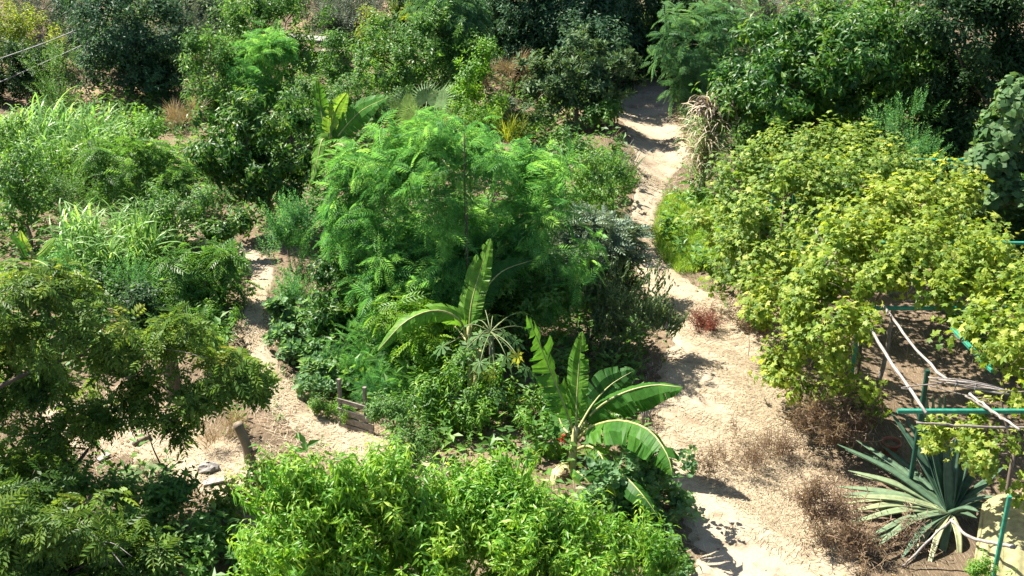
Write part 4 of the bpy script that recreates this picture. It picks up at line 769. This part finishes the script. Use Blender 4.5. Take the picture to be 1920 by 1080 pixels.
canna('canna with two red flower spikes beside the front banana stem', 1050, 905, 7.05, [([(1050, 890), (1040, 860), (1028, 835)], 22, .5), ([(1050, 890), (1055, 865), (1046, 830)], 16, .4), ([(1052, 895), (1068, 880), (1085, 880)], 18, .3)], [(1054, 828), (1052, 850)], 511)
canna('canna with a single short red flower left of the front banana', 1006, 895, 7.15, [([(1006, 880), (996, 855), (986, 840)], 22, .9), ([(1006, 880), (1000, 860), (984, 866)], 18, .6), ([(1006, 884), (1015, 868), (1018, 850)], 16, .4)], [(1006, 856)], 512)
canna('yellow-green canna leaves in the weeds below the papaya', 855, 830, 7.7, [([(855, 820), (845, 795), (828, 752)], 24, .45), ([(855, 820), (858, 790), (852, 760)], 20, .95), ([(855, 820), (870, 800), (862, 770)], 20, .8), ([(855, 822), (838, 812), (818, 796)], 20, .4), ([(855, 824), (868, 812), (860, 802)], 20, .95), ([(855, 826), (835, 828), (815, 836)], 16, .8)], None, 513)
# papaya
rg = np.random.default_rng(520); b = at_y(922, 760, 8.15); b[2] = H(b[0], b[1]); top = at_y(920, 622, 8.15)
pap = thing('papaya_plant', 'young papaya with star-shaped leaves on pale stalks', 'papaya', b)
mb = MB(); mb.add(*tube(bez([b - [0, 0, .1], b * .5 + top * .5 + [.02, 0, 0], top], 9), np.linspace(.06, .035, 9), 9)); mb.build('trunk', M['greywood'], pap, True)
def star(L):
    "papaya leaf: seven deep lobes, each with side points"
    V = [[0, 0, 0]]; F = []
    for i in range(7):
        a = math.radians(-135 + 45 * i); l = L * (1 - .3 * abs(i - 3) / 3); d = np.array([math.sin(a), math.cos(a)]); s = np.array([d[1], -d[0]]); k = len(V); dz = -.28 * l
        for u, v, z in ((.25, -.06, .0), (.25, .06, .0), (.55, -.16, .45), (.55, .16, .45), (.62, -.05, .5), (.62, .05, .5), (1.0, 0, 1.0)): q = d * l * u + s * l * v; V.append([q[0], q[1], dz * z])
        F += [[0, k + 1, k], [k, k + 1, k + 2], [k + 1, k + 3, k + 2], [k + 2, k + 3, k + 4], [k + 3, k + 5, k + 4], [k + 4, k + 5, k + 6]]
    return np.array(V, float), np.array(F)
for i, (px, py, dy, s, ti) in enumerate([(860, 700, -.3, .30, .45), (885, 735, -.5, .3, .5), (930, 735, -.5, .3, .5), (830, 650, 0, .28, .4), (965, 640, 0, .3, .4), (985, 690, -.3, .3, .5), (925, 590, .3, .28, .6), (955, 600, .3, .28, .7), (895, 600, .2, .3, .5), (880, 650, -.2, .28, .5), (950, 670, -.4, .28, .6), (905, 570, .4, .26, .4), (975, 585, .4, .26, .6), (845, 740, -.4, .26, .4), (970, 665, -.5, .22, 1.0), (918, 700, -.5, .2, 1.0), (900, 630, -.1, .3, .6), (945, 625, 0, .3, .6), (870, 610, .1, .28, .6), (990, 615, .2, .26, .5), (840, 690, -.2, .28, .5), (900, 680, -.5, .26, .6), (865, 665, -.3, .28, .7)]):
    e = at_y(px, py, 8.15 + dy); v, f = star(s); d = nrm(e - top); yaw = math.atan2(-d[0], d[1])
    dry = ti >= 1; R = Rz(yaw) @ Rx(-.5 if not dry else -1.1) @ Ry(rg.normal(0, .25))
    o = MB().add(v @ R.T + e, f, ti).build('leaf', M['yellow'] if dry else M['papaya'], pap)
    MB().add(*tube(bez([top, top * .45 + e * .55 + [0, 0, .06], e], 6), np.linspace(.008, .005, 6), 5)).build('petiole', M['petiole'], o, True)
    if dry: tag(o, 'yellowed hanging papaya leaf')
# agave
rg = np.random.default_rng(530); Ya = 6.05; ac = at_y(1775, 985, Ya); ac[2] = H(ac[0], ac[1]) + .22
ag = thing('agave', 'large blue-green agave at the lower right beside the yellow sheet', 'agave', (ac[0], ac[1], H(ac[0], ac[1])))
MB().add(*tube(np.array([[ac[0], ac[1], H(ac[0], ac[1]) - .1], ac - [0, 0, .12], ac - [0, 0, .03]]), [.15, .13, .05], 10)).build('core', M['greywood'], ag, True)
def agave_leaf(tip, w, tint, sag=.0, twist=0, label=None):
    tip = np.asarray(tip, float); d = tip - ac; L = np.linalg.norm(d); ctrl = ac + d * .5 + np.array([0, 0, 1.]) * (sag * L) + rg.normal(0, .012, 3)
    C = bez([ac, ctrl, tip], 11); T = nrm(np.gradient(C, axis=0)); out = np.array([d[0], d[1], 0]); s = nrm(np.cross(d, [0, 0, 1.]) if np.linalg.norm(out) > .12 else np.array([1., 0, 0]))
    V = []; F = []; tt = np.linspace(0, 1, 11)
    for i in range(11):
        t = tt[i]; h = w / 2 * (.75 + .25 * math.sin(min(1, t * 2.2) * math.pi / 2)) * (1 - t ** 3.2) ** .8 * (1 if t < .96 else .5) + .0025; nn = nrm(np.cross(s, T[i])); nn = nn * (1 if nn[2] > 0 or abs(nn[2]) < .05 else -1)
        th = .035 * (1 - t) + .006; c = math.cos(twist * t); S = s * c + nn * math.sin(twist * t)
        V += [C[i] - S * h + nn * h * .45, C[i] - S * h * .5 + nn * h * .1, C[i], C[i] + S * h * .5 + nn * h * .1, C[i] + S * h + nn * h * .45, C[i] + S * h * .5 - nn * th, C[i] - nn * th * 1.3, C[i] - S * h * .5 - nn * th]
    for i in range(10):
        for j in range(8):
            k = (j + 1) % 8; a, b_, c_, d_ = i * 8 + j, i * 8 + k, i * 8 + 8 + k, i * 8 + 8 + j; F += [(a, b_, c_), (a, c_, d_)]
    o = MB().add(V, F, tint).build('leaf', M['agave'], ag, True)
    if label: tag(o, label)
for px, py, dy, w, ti, sag in [(1585, 843, .75, .12, .35, .06), (1605, 825, .85, .12, .4, .05), (1650, 832, .9, .13, .3, .05), (1668, 770, .7, .13, .12, .04), (1690, 800, .75, .13, .1, .04), (1566, 912, .35, .12, .6, .06), (1590, 882, .5, .12, .7, .06), (1575, 932, .1, .12, .85, .08), (1580, 962, -.05, .12, .9, .08), (1584, 986, -.2, .12, .75, .08), (1578, 944, .2, .10, .95, .07), (1738, 792, .35, .14, .15, .0), (1718, 770, .55, .13, .1, .02), (1772, 800, .25, .15, .2, .0), (1800, 805, .3, .14, .2, .0), (1822, 830, .35, .14, .15, .01), (1842, 858, .35, .13, .12, .02), (1858, 905, .2, .12, .3, .04), (1866, 930, .0, .12, .35, .05), (1640, 1028, -.5, .12, .6, .10), (1690, 1048, -.6, .12, .4, .10), (1760, 1075, -.55, .12, .5, .12), (1838, 960, -.3, .11, .3, .08), (1745, 840, .6, .12, .05, .02), (1625, 1010, -.35, .11, .55, .09), (1704, 830, .65, .12, .2, .03), (1785, 850, .55, .13, .05, .0)]:
    agave_leaf(at_y(px, py, Ya + dy), w * .98, max(0, ti - .12), sag)  # tints carry painted light: sunlit left leaves paler, shaded middle ones darker
    if rg.random() < .75: agave_leaf(at_y(px + rg.normal(12, 16), py + rg.normal(10, 14), Ya + dy + rg.normal(.1, .1)), w * .85, max(0, ti - .12 + rg.normal(0, .1)), sag)
for px, py, dy in [(1700, 1072, -.6), (1800, 1078, -.55), (1735, 1085, -.7)]: agave_leaf(at_y(px, py, Ya + dy), .09, 1.0, .14, label='dry pale agave leaf hanging to the ground')
# snake-like upright leaves behind the beam
rg = np.random.default_rng(533); b = at_y(1738, 905, 6.75); b[2] = H(b[0], b[1]); t = thing('upright_agave', 'narrow upright blue-green leaves behind the front green beam', 'agave', b)
for k, (px, py, w) in enumerate([(1737, 742, 20), (1750, 738, 12), (1762, 740, 12), (1726, 745, 10), (1771, 736, 10), (1745, 790, 24)]):
    banana_leaf(t, [(1740 + (px - 1740) * .3, 905, 6.75), (px, 830, 6.8 + .02 * k), (px, py, 6.85 + .02 * k)], w, .3, rg, torn=0, mat='agave', ribr=.004, petiole=0, face=(rg.normal(0, .3), -1, .3))
# fan palms
def fan_palm(label, px, py, Yp, fronds, R, seed, tint=.5):
    rg = np.random.default_rng(seed); b = at_y(px, py, Yp); b[2] = H(b[0], b[1]); t = thing('fan_palm', label, 'palm', b, 'fan palms')
    hub = b + [0, 0, R * .35]; MB().add(*tube(np.array([b - [0, 0, .1], b * .5 + hub * .5, hub]), [R * .14, R * .13, R * .08], 9)).build('trunk', M['bark'], t, True)
    for fx, fy, dy, k in fronds:
        e = at_y(fx, fy, Yp + dy); d = nrm(e - hub); f0 = e; s = nrm(np.cross(d, [0, 0, 1.])); n_ = np.cross(s, d); mb = MB(); nb = 26
        for i in range(nb):
            a = math.radians(-118 + 236 * i / (nb - 1)); r = R * k * (1 - .22 * abs(a) / 2.06) * rg.uniform(.93, 1.05); u = d * math.cos(a) + s * math.sin(a); v = nrm(np.cross(u, n_)); w = R * k * .028
            q = [f0 + u * r * .04 - v * w * .3, f0 + u * r * .04 + v * w * .3, f0 + u * r * .55 - v * w + n_ * r * .05, f0 + u * r * .55 + v * w + n_ * r * .05, f0 + u * r - n_ * r * (.06 + .12 * rg.random()) - np.array([0, 0, r * .08])]
            mb.add(q, [[0, 1, 3], [0, 3, 2], [2, 3, 4]], np.clip(tint + rg.normal(0, .1), 0, 1))
        o = mb.build('frond', M['palm'], t); MB().add(*tube(bez([hub, hub * .5 + f0 * .5 + [0, 0, .05], f0 + d * .02], 6), np.linspace(.014, .008, 6), 5)).build('petiole', M['petiole'], o, True)
fan_palm('fan palm with grey-green fronds behind the central feathery tree', 785, 285, 15.9, [(765, 205, .1, 1), (828, 198, .2, 1), (800, 192, .5, .9), (735, 235, -.2, .9), (850, 228, -.1, .9), (780, 225, -.5, .9), (820, 232, -.5, .9), (748, 205, .4, .8), (750, 262, -.6, .8)], .66, 541, .6)
fan_palm('small fan palm half hidden under the compound-leaved tree', 280, 925, 6.6, [(250, 890, .1, 1), (285, 878, .2, 1), (310, 895, 0, .9), (265, 915, -.2, .9), (300, 920, -.2, .9), (230, 905, -.1, .9)], .26, 542, .55)
# cane clumps
def clump(name, label, cat, unit, mat, px, py, Yc, r, n, size, seed, lean=(0, 0), tm=.5, group=None, part='foliage', spread=.25):
    rg = np.random.default_rng(seed); b = G(px, py); t = thing(name, label, cat, b, group)
    a = rg.uniform(0, 6.28, n); q = np.sqrt(rg.random(n)); x = b[0] + np.cos(a) * q * r; y = b[1] + np.sin(a) * q * r * .7; pos = np.c_[x, y, H(x, y)]
    ax = np.c_[np.cos(a) * q * spread + lean[0] + rg.normal(0, .1, n), np.sin(a) * q * spread + lean[1] + rg.normal(0, .1, n), np.ones(n)]
    planted(part, M[mat], U[unit], pos, frames(n, rg, ax), size * rg.uniform(.7, 1.15, n), np.clip(tm + rg.normal(0, .14, n), 0, 1), rg, t); return t
clump('cane_clump', 'blue-green cane grass clump at the back left', 'cane grass', 'cane', 'cane', 125, 330, 14.6, 1.15, 130, 1.0, 551, (.12, 0), .5, 'cane grass clumps', spread=.45)
clump('cane_clump', 'arching bright cane grass clump in the left middle', 'cane grass', 'cane', 'cane', 225, 522, 11.0, .8, 105, .88, 552, (.16, 0), .6, 'cane grass clumps', spread=.5)
clump('strappy_plant', 'yellow-green strap-leaved clump left of the loquat tree', 'strappy plant', 'longgrass', 'yellow', 962, 264, 15.4, .22, 18, 1.0, 553, tm=.55, spread=.35)
clump('long_grass', 'tall green grass clump above the artichoke bush', 'grass clump', 'longgrass', 'bright', 1110, 400, 13.2, .5, 22, .85, 554, tm=.5)
clump('long_grass', 'arching grey grass at the left edge of the path head', 'grass clump', 'longgrass', 'grey', 1160, 330, 15.6, .25, 9, .9, 555, tm=.8, spread=.7)
# fountain grass by the path
rg = np.random.default_rng(560); b = G(1312, 372); t = thing('fountain_grass', 'tall drooping fountain grass with brown plumes beside the path', 'fountain grass', b)
n = 360; z0 = rg.uniform(.55, 1.95, n); a = rg.uniform(0, 6.28, n)
us = [(v, f, np.zeros(len(v))) for v, f in [blade(1.0, .034, 1.7, 7, lean=.4) for _ in range(3)]]; pos = np.c_[b[0] + .10 * z0 + np.cos(a) * .12, b[1] + np.sin(a) * .12, b[2] + z0]
planted('dry_leaves', M['straw'], us, pos, frames(n, rg, np.c_[np.cos(a) * .3, np.sin(a) * .3, np.ones(n)]), rg.uniform(.5, 1.2, n), np.clip(rg.normal(.5, .25, n), 0, 1), rg, t)
n = 300; a = rg.uniform(0, 6.28, n); z0 = rg.uniform(.3, 1.7, n); us = [(v, f, np.zeros(len(v))) for v, f in [blade(.9, .030, 1.55, 6, lean=.35) for _ in range(3)]]
planted('green_leaves', M['cane'], us, np.c_[b[0] + .08 * z0 + np.cos(a) * .15, b[1] + np.sin(a) * .14, b[2] + z0], frames(n, rg, np.c_[np.cos(a) * .35, np.sin(a) * .35, np.ones(n)]), rg.uniform(.5, 1.0, n), np.clip(rg.normal(.75, .2, n), 0, 1), rg, t)
mb = MB()
for k in range(46):
    a = rg.uniform(0, 6.28); s = b + [.17 + .1 * math.cos(a), .1 * math.sin(a), 1.7 + .25 * rg.random()]; o = np.array([math.cos(a) * .9 + .25, math.sin(a) * .7, 0]); l = rg.uniform(.25, .5)
    C = bez([s, s + o * l * .35 + [0, 0, l * .75], s + o * l * .9 + [0, 0, l * .72], s + o * l * 1.25 + [0, 0, l * .25]], 9); MB().add(*tube(C, np.r_[.007, .010, .018, .030, .036, .036, .030, .020, .006], 6), np.clip(rg.normal(.5, .25), 0, 1)).build('plume', M['plume'], t)
for k in range(9): a = rg.uniform(0, 6.28); MB().add(*tube(bez([b + [math.cos(a) * .1, math.sin(a) * .1, -.1], b + [.1, 0, 1.0], b + [.17 + .08 * math.cos(a), .08 * math.sin(a), 1.9]], 6), np.linspace(.014, .007, 6), 5)).build('stalk', M['greywood'], t, True)
# ------------------------------------------------------------------ pergola, poles, small things
PZ = 2.1
pg = thing('pergola', 'green metal pergola frame carrying the grapevines', 'pergola', (6.5, 16, 0))
def pb(a, b, w=.05, h=.05): MB().add(*bar(a, b, w, h)).build('beam', M['green_paint'], pg)
XA = float(at_z(1690, 770, PZ)[0]) - .05
YB = [float(at_z(1690, py, PZ)[1]) for py in (771, 578, 456, 360, 300)]
for yb in YB: pb((XA - .1 * (yb > YB[1]), yb, PZ), (9.0, yb, PZ))
for xb in (8.9,):
    pb((xb, YB[0], PZ - .053), (xb, YB[-1], PZ - .053))
dgA, dgB = at_z(1785, 615, PZ - .06), at_z(1835, 668, PZ - .06); pb(dgA, dgB + (dgB - dgA) * .5, .06, .05)
for xb in (XA + .25, 8.9):
    for yb in (YB[1:] if xb < 8.5 else YB): MB().add(*bar((xb, yb, -.15), (xb, yb, PZ - .028 - (.055 if xb > 8.5 else 0)), .055, .055, (0, 1, 0))).build('post', M['green_paint'], pg)
q = at_z(1740, 690, PZ); MB().add(*bar((q[0], q[1], -.15), (q[0], q[1], PZ - .03), .055, .055, (0, 1, 0))).build('post', M['green_shaded'], pg)
def pole(label, pts, r0, r1, mat='palewood', name='wooden_pole', cat='pole', group='poles laid across the pergola', seed=0):
    rg = np.random.default_rng(seed + 600); C = bez(pts, 16); C[1:-1] += rg.normal(0, .006, (14, 3)); R = np.linspace(r0, r1, 16) * rg.uniform(.9, 1.1, 16)
    o = MB().add(*tube(C, R, 9)).build(name, M[mat], None, True); return tag(o, label, cat, group)
z = PZ + .055
pole('straight pale wooden pole nearest the path, over the front green beam', [at_z(1608, 572, z), at_z(1660, 662, z), at_z(1737, 775, z)], .021, .019, seed=1)
pole('bent pale wooden pole running into the tied cane bundle', [at_z(1655, 570, z), at_z(1705, 640, z - .02), at_z(1768, 706, z), at_z(1795, 720, z + .01)], .020, .016, seed=2)
pole('pale wooden pole crossing the front beam below the cane bundle', [at_z(1818, 738, z + .02), at_z(1862, 772, z), at_z(1912, 806, z)], .018, .015, seed=3)
pole('thin grey pole beside the crossing pole on the front beam', [at_z(1810, 742, z + .01), at_z(1850, 766, z), at_z(1895, 792, z)], .014, .012, 'greywood', seed=4)
pole('grey cane lying level just below the front green beam', [at_z(1718, 792, PZ - .05), at_z(1800, 798, PZ - .06), at_z(1960, 804, PZ - .05)], .015, .018, 'greywood', seed=5)
pole('short pale pole end showing through the dark vine', [at_z(1424, 372, z), at_z(1432, 383, z), at_z(1442, 396, z)], .022, .02, seed=6)
pole('pale pole crossing the green beam in the middle of the vines', [at_z(1526, 420, z + .02), at_z(1537, 452, z), at_z(1549, 486, z)], .02, .018, seed=7)
rg = np.random.default_rng(620); A, B = at_z(1758, 716, z + .05), at_z(1872, 738, z + .05)
bun = thing('cane_bundle', 'bundle of dry canes tied with wire on top of the pergola', 'cane bundle', (A + B) / 2 - [0, 0, .05])
for k in range(13):
    j = rg.normal(0, .035, 3); e = rg.uniform(-.15, .2, 2); d = B - A; a0 = A - d * e[0] + j; b0 = B + d * e[1] * .8 + j * 1.6 + [0, rg.normal(0, .05), 0]
    MB().add(*tube(bez([a0, a0 * .5 + b0 * .5 + rg.normal(0, .02, 3), b0], 7), np.linspace(.010, .006, 7), 5)).build('cane', M['palewood'] if k % 3 else M['greywood'], bun, True)
for f in (.3, .62):
    c = A + (B - A) * f; d = nrm(B - A); s = nrm(np.cross(d, [0, 0, 1])); u = np.cross(s, d); an = np.linspace(0, 2 * np.pi, 14); MB().add(*tube(np.array([c + (s * math.cos(q) * .065 + u * math.sin(q) * .065) for q in an]), .005, 5)).build('tie', M['wire'], bun, True)
MB().add(*tube(bez([A + (B - A) * .1, at_z(1690, 727, z + .02), at_z(1716, 731, z)], 7), np.linspace(.010, .006, 7), 5)).build('cane', M['greywood'], bun, True)
# posts and trunks standing in the shade
pole('grey vine trunk leaning in the shade under the pergola', [G(1628, 800), G(1628, 800) + [.12, .1, .9], G(1628, 800) + [.2, .2, 1.95]], .04, .03, 'greywood', 'vine_trunk', 'vine trunk', 'vine trunks under the pergola', 8)
pole('dark thin vine trunk at the pergola corner', [G(1598, 770), G(1598, 770) + [.02, .05, .9], G(1598, 770) + [-.02, .2, 1.95]], .035, .028, 'darkbark', 'vine_trunk', 'vine trunk', 'vine trunks under the pergola', 9)
# green corner post with tied branches at the bottom right
e = at_y(1893, 930, 4.85); g = np.array([e[0] - .02, e[1] - .03, H(e[0], e[1]) - .15])
tag(MB().add(*bar(g, e, .045, .045, (0, 1, 0))).build('green_post', M['green_paint']), 'slim green metal post in front of the yellow sheet', 'post')
pole('pale peeled branch tied level to the green post', [at_y(1782, 975, 5.5), at_y(1820, 1008, 5.2), at_y(1862, 1018, 5.0), at_y(1902, 1026, 4.8)], .02, .024, group='branches by the agave', name='branch', cat='branch', seed=10)
pole('pale bare branch leaning down in front of the agave', [at_y(1788, 972, 5.52), at_y(1745, 1010, 5.45), at_y(1706, 1050, 5.4), G(1692, 1062)], .017, .012, group='branches by the agave', name='branch', cat='branch', seed=11)
# pale yellow sheet
rg = np.random.default_rng(640); nU, nV = 26, 22; V = []
top = [at_y(1842, 945, 5.75), at_y(1872, 928, 5.75), at_y(1930, 925, 5.7), at_y(2010, 950, 5.6)]; bot = [at_y(1822, 1068, 4.95), at_y(1860, 1100, 4.75), at_y(1930, 1110, 4.65), at_y(2030, 1100, 4.6)]
Tn, Bn = bez(top, nU), bez(bot, nU); th = []
for v in np.linspace(0, 1, nV):
    for u in range(nU):
        q = Tn[u] * (1 - v) + Bn[u] * v; bulge = .16 * math.sin(math.pi * min(1, v * 1.1)); fold = .030 * math.sin(u * 1.35 + 2.2 * v) * (.3 + v) + .016 * math.sin(u * 2.9 - v * 4)
        V.append(q + np.array([-.25, -.55, .45]) * bulge + np.array([0, -.8, .4]) * fold)
i = np.arange((nV - 1) * nU).reshape(nV - 1, nU)[:, :-1].ravel()
o = obj('yellow_sheet', mesh_np('yellow_sheet', V, np.c_[i, i + 1, i + nU + 1, i + nU], mat=M['tarp'], smooth=True)); md = o.modifiers.new('s', 'SOLIDIFY'); md.thickness = .004
tag(o, 'pale yellow fabric sheet draped at the bottom right edge', 'sheet')
# terracotta pots in the shade
def pot(label, c, r, h):
    t = thing('terracotta_pot', label, 'pot', c, 'terracotta pots'); a = np.linspace(0, 2 * np.pi, 20, endpoint=False); prof = [(.62, 0), (.98, .82), (1.12, .82), (1.14, 1.0), (1.0, 1.0), (.92, .84), (.9, .8)]
    V = [[c[0] + math.cos(q) * r * k, c[1] + math.sin(q) * r * k, c[2] + h * z_] for k, z_ in prof for q in a]; F = []
    for i in range(len(prof) - 1):
        for j in range(20): k = (j + 1) % 20; F += [(i * 20 + j, i * 20 + k, i * 20 + 20 + k), (i * 20 + j, i * 20 + 20 + k, i * 20 + 20 + j)]
    MB().add(V, F).build('body', M['terracotta'], t, True)
    s = [[c[0], c[1], c[2] + h * .85]] + V[-20:]; MB().add(s, [(0, 1 + j, 1 + (j + 1) % 20) for j in range(20)]).build('soil', M['ground'], t)
c = G(1618, 792); pot('large terracotta pot in the shade behind the dry bush', c, .24, .34)
c = G(1668, 850); pot('small terracotta pot between dry bush and agave', c, .13, .2)
# weathered wooden rack
A, B = G(641, 800), G(688, 812); fr = thing('wooden_rack', 'weathered wooden rack of two posts and cross boards in the bed', 'wooden rack', (A + B) / 2)
d = nrm((B - A) * [1, 1, 0]); nn = np.array([d[1], -d[0], 0]); hl, hr = .82, .78
for p, h in ((A, hl), (B, hr)): MB().add(*bar(p - [0, 0, .1], p + [0, 0, h], .05, .05, tuple(nn))).build('post', M['greywood'], fr)
for zz, w in ((.47, .07), (.29, .10), (.16, .10), (.04, .10)):
    MB().add(*bar(A + [0, 0, zz] + nn * .028 - d * .03, B + [0, 0, zz - .02] + nn * .028 + d * (.02 if zz > .3 else .16), .022, w)).build('board', M['greywood' if zz < .5 else 'palewood'], fr)
# stump, log, plank, stone, cut trunk
b = G(470, 868); e = b + [-.14, .05, .62]; st = thing('cut_stump', 'grey sawn-off tree stump leaning by the dry soil', 'stump', b)
MB().add(*tube(bez([b - [0, 0, .1], b + [-.03, .01, .25], b + [-.10, .04, .48], e], 9), [.10, .085, .075, .07, .068, .068, .07, .072, .07], 10)).build('trunk', M['bark'], st, True)
MB().add(*tube(np.array([b + [-.02, -.02, .12], b + [.08, -.04, .2], b + [.15, -.05, .24]]), [.035, .03, .025], 7)).build('branch_stub', M['bark'], st, True)
sb = G(325, 745); tag(MB().add(*tube(bez([sb - [0, 0, .1], sb + [.03, 0, .3], sb + [.02, .05, .75]], 7), np.linspace(.13, .10, 7), 10)).build('old_stump', M['darkbark'], None, True), 'thick dark stump behind the compound-leaved tree', 'stump')
l0, l1 = G(250, 838), G(282, 822); tag(MB().add(*tube(bez([l0 + [0, 0, .04], l0 * .5 + l1 * .5 + [0, 0, .05], l1 + [0, 0, .04]], 6), .035, 8)).build('log', M['bark'], None, True), 'short reddish log lying on the bare soil', 'log')
l0, l1 = G(382, 912), G(422, 904); tag(MB().add(*bar(l0 + [0, 0, .05], l1 + [0, 0, .06], .14, .03)).build('plank', M['palewood']), 'pale broken plank lying below the grey stone', 'plank')
l0, l1 = G(185, 868), G(205, 856); tag(MB().add(*bar(l0 + [0, 0, .04], l1 + [0, 0, .05], .09, .03)).build('plank', M['palewood']), 'pale plank end in the shade near the small fan palm', 'plank')
rg = np.random.default_rng(650); c = G(392, 884); uu, vv = np.meshgrid(np.linspace(0, 2 * np.pi, 14, endpoint=False), np.linspace(-1.4, 1.4, 8)); k = rg.uniform(.85, 1.1, uu.shape)
V = np.c_[(np.cos(uu) * np.cos(vv) * .15 * k).ravel(), (np.sin(uu) * np.cos(vv) * .11 * k).ravel(), (np.sin(vv) * .09 * k + .06).ravel()] + c; F = [(a * 14 + b_, a * 14 + (b_ + 1) % 14, a * 14 + 14 + (b_ + 1) % 14, a * 14 + 14 + b_) for a in range(7) for b_ in range(14)]
tag(obj('stone', mesh_np('stone', V, F, mat=M['stone'])), 'pale grey rounded stone on the straw by the stump', 'stone')
# bare grey branch reaching over the bottom left shrub
def branch(label, pts, r, twigs, name='bare_branch', mat='palewood'):
    t = thing(name, label, 'branch', at_y(*pts[0])); C = bez([at_y(*p) for p in pts], 14); MB().add(*tube(C, np.linspace(r, r * .3, 14), 7)).build('stem', M[mat], t, True)
    for tw in twigs: MB().add(*tube(bez([at_y(*p) for p in tw], 7), np.linspace(r * .4, r * .15, 7), 5)).build('twig', M[mat], t, True)
branch('pale bare branch sticking out over the bottom left shrub', [(112, 935, 5.0), (140, 965, 4.85), (172, 1000, 4.7), (205, 1030, 4.6), (232, 1062, 4.5)], .016, [[(140, 965, 4.85), (165, 958, 4.8), (195, 965, 4.75)], [(172, 1000, 4.7), (165, 1020, 4.65), (160, 1032, 4.62)], [(190, 1015, 4.65), (215, 1020, 4.6), (248, 1044, 4.5)], [(205, 1030, 4.6), (202, 1050, 4.55), (201, 1062, 4.5)], [(135, 962, 4.86), (128, 975, 4.8), (130, 988, 4.8)]])
branch('dark bare limb running through the compound-leaved crown', [(-20, 735, 5.9), (40, 705, 6.0), (95, 682, 6.1), (150, 668, 6.2), (205, 662, 6.2)], .034, [[(95, 682, 6.1), (93, 668, 6.05), (98, 650, 6.05)], [(150, 668, 6.2), (190, 640, 6.25), (230, 632, 6.3)]], mat='darkbark')
branch('slim dark leaning twig above the bare soil', [(300, 868, 6.6), (285, 835, 6.6), (270, 780, 6.65), (262, 745, 6.7)], .012, [[(285, 835, 6.6), (300, 815, 6.65), (296, 800, 6.7)]], mat='darkbark')
branch('thin horizontal dead twig in the compound-leaved crown', [(255, 655, 6.3), (290, 656, 6.2), (330, 657, 6.1), (390, 672, 6.0)], .010, [[(268, 656, 6.28), (266, 668, 6.2), (270, 676, 6.2)]])
# bundle of pale sticks behind the front banana
b = G(1215, 800); t = thing('stick_bundle', 'upright bundle of pale sticks behind the front banana leaf', 'sticks', b); rg = np.random.default_rng(660)
for k in range(9): x = b + [rg.normal(0, .10), rg.normal(0, .06), 0]; MB().add(*tube(np.array([x - [0, 0, .03], x + [rg.normal(0, .05), rg.normal(0, .05), rg.uniform(.3, .5)]]), [.012, .009], 6)).build('stick', M['palewood'], t, True)
# thin stakes
for k, (px, py, h, lab) in enumerate([(873, 470, 2.0, 'thin dark stake in the feathery tree, tallest of the two'), (868, 350, 1.0, 'thin dark stake at the top of the feathery tree'), (798, 790, .5, 'short dark stake in the weeds right of the wooden rack'), (1160, 305, .7, 'thin dark stake at the left edge of the path head'), (944, 195, .6, 'thin dark stake in the rust-coloured dry grass')]):
    Ys = [9.0, 9.2, 7.7, None, None][k]; p = at_y(px, py, Ys) if Ys else G(px, py); p[2] = H(p[0], p[1]); tp = p + [.03, .02, (3.0 if k == 0 else 4.0 if k == 1 else h)]
    tag(MB().add(*tube(np.array([p - [0, 0, .1], p * .5 + tp * .5 + [.01, 0, 0], tp]), [.013, .012, .010], 6)).build('stake', M['darkbark'], None, True), lab, 'stake', 'thin stakes')
# pale slab and dark wall of the terrace at the back
a, b = at_y(538, 70, 24), at_y(645, 78, 24); tag(MB().add(*bar(a, b, .5, .10)).build('slab', M['stone']), 'pale horizontal slab on the shaded bank at the top', 'slab')
WY = yc(24.2); w0, w1 = at_y(545, 82, 24.2), at_y(650, 90, 24.2); zb = min(H(w0[0], WY), H(w1[0], WY)) - .2; wb = thing('retaining_wall', 'dark stone retaining wall under the pale slab', 'wall', (w0[0] * .5 + w1[0] * .5, WY, zb)); rg = np.random.default_rng(670)
zt = min(w0[2], w1[2]) - .06; zz = zb
while zz < zt - .05:
    hh = min(rg.uniform(.16, .26), zt - zz); x = w0[0]
    while x < w1[0] - .05:
        ww = min(rg.uniform(.25, .5), w1[0] - x); MB().add(*bar((x + .01, WY + rg.normal(0, .015), zz + hh / 2), (x + ww - .01, WY + rg.normal(0, .015), zz + hh / 2), .34, hh - .015)).build('stone', M['darkbark'] if rg.random() < .3 else M['greywood'], wb); x += ww
    zz += hh
# overhead wires
for k, (lab, pts) in enumerate([('upper overhead wire crossing the top left corner', [(-120, 152), (0, 110), (80, 82), (150, 54)]), ('lower overhead wire below the other at the left edge', [(-120, 205), (0, 154), (90, 114), (170, 78), (215, 58)])]):
    C = bez([at_y(a, b, 20.3 + .0008 * (a + 120)) for a, b in pts], 24); tag(MB().add(*tube(C, .016, 5)).build('overhead_wire', M['wire'], None, True), lab, 'wire', 'overhead wires')
print('TRIS', TRIS[0], 'OBJECTS', len(bpy.data.objects))
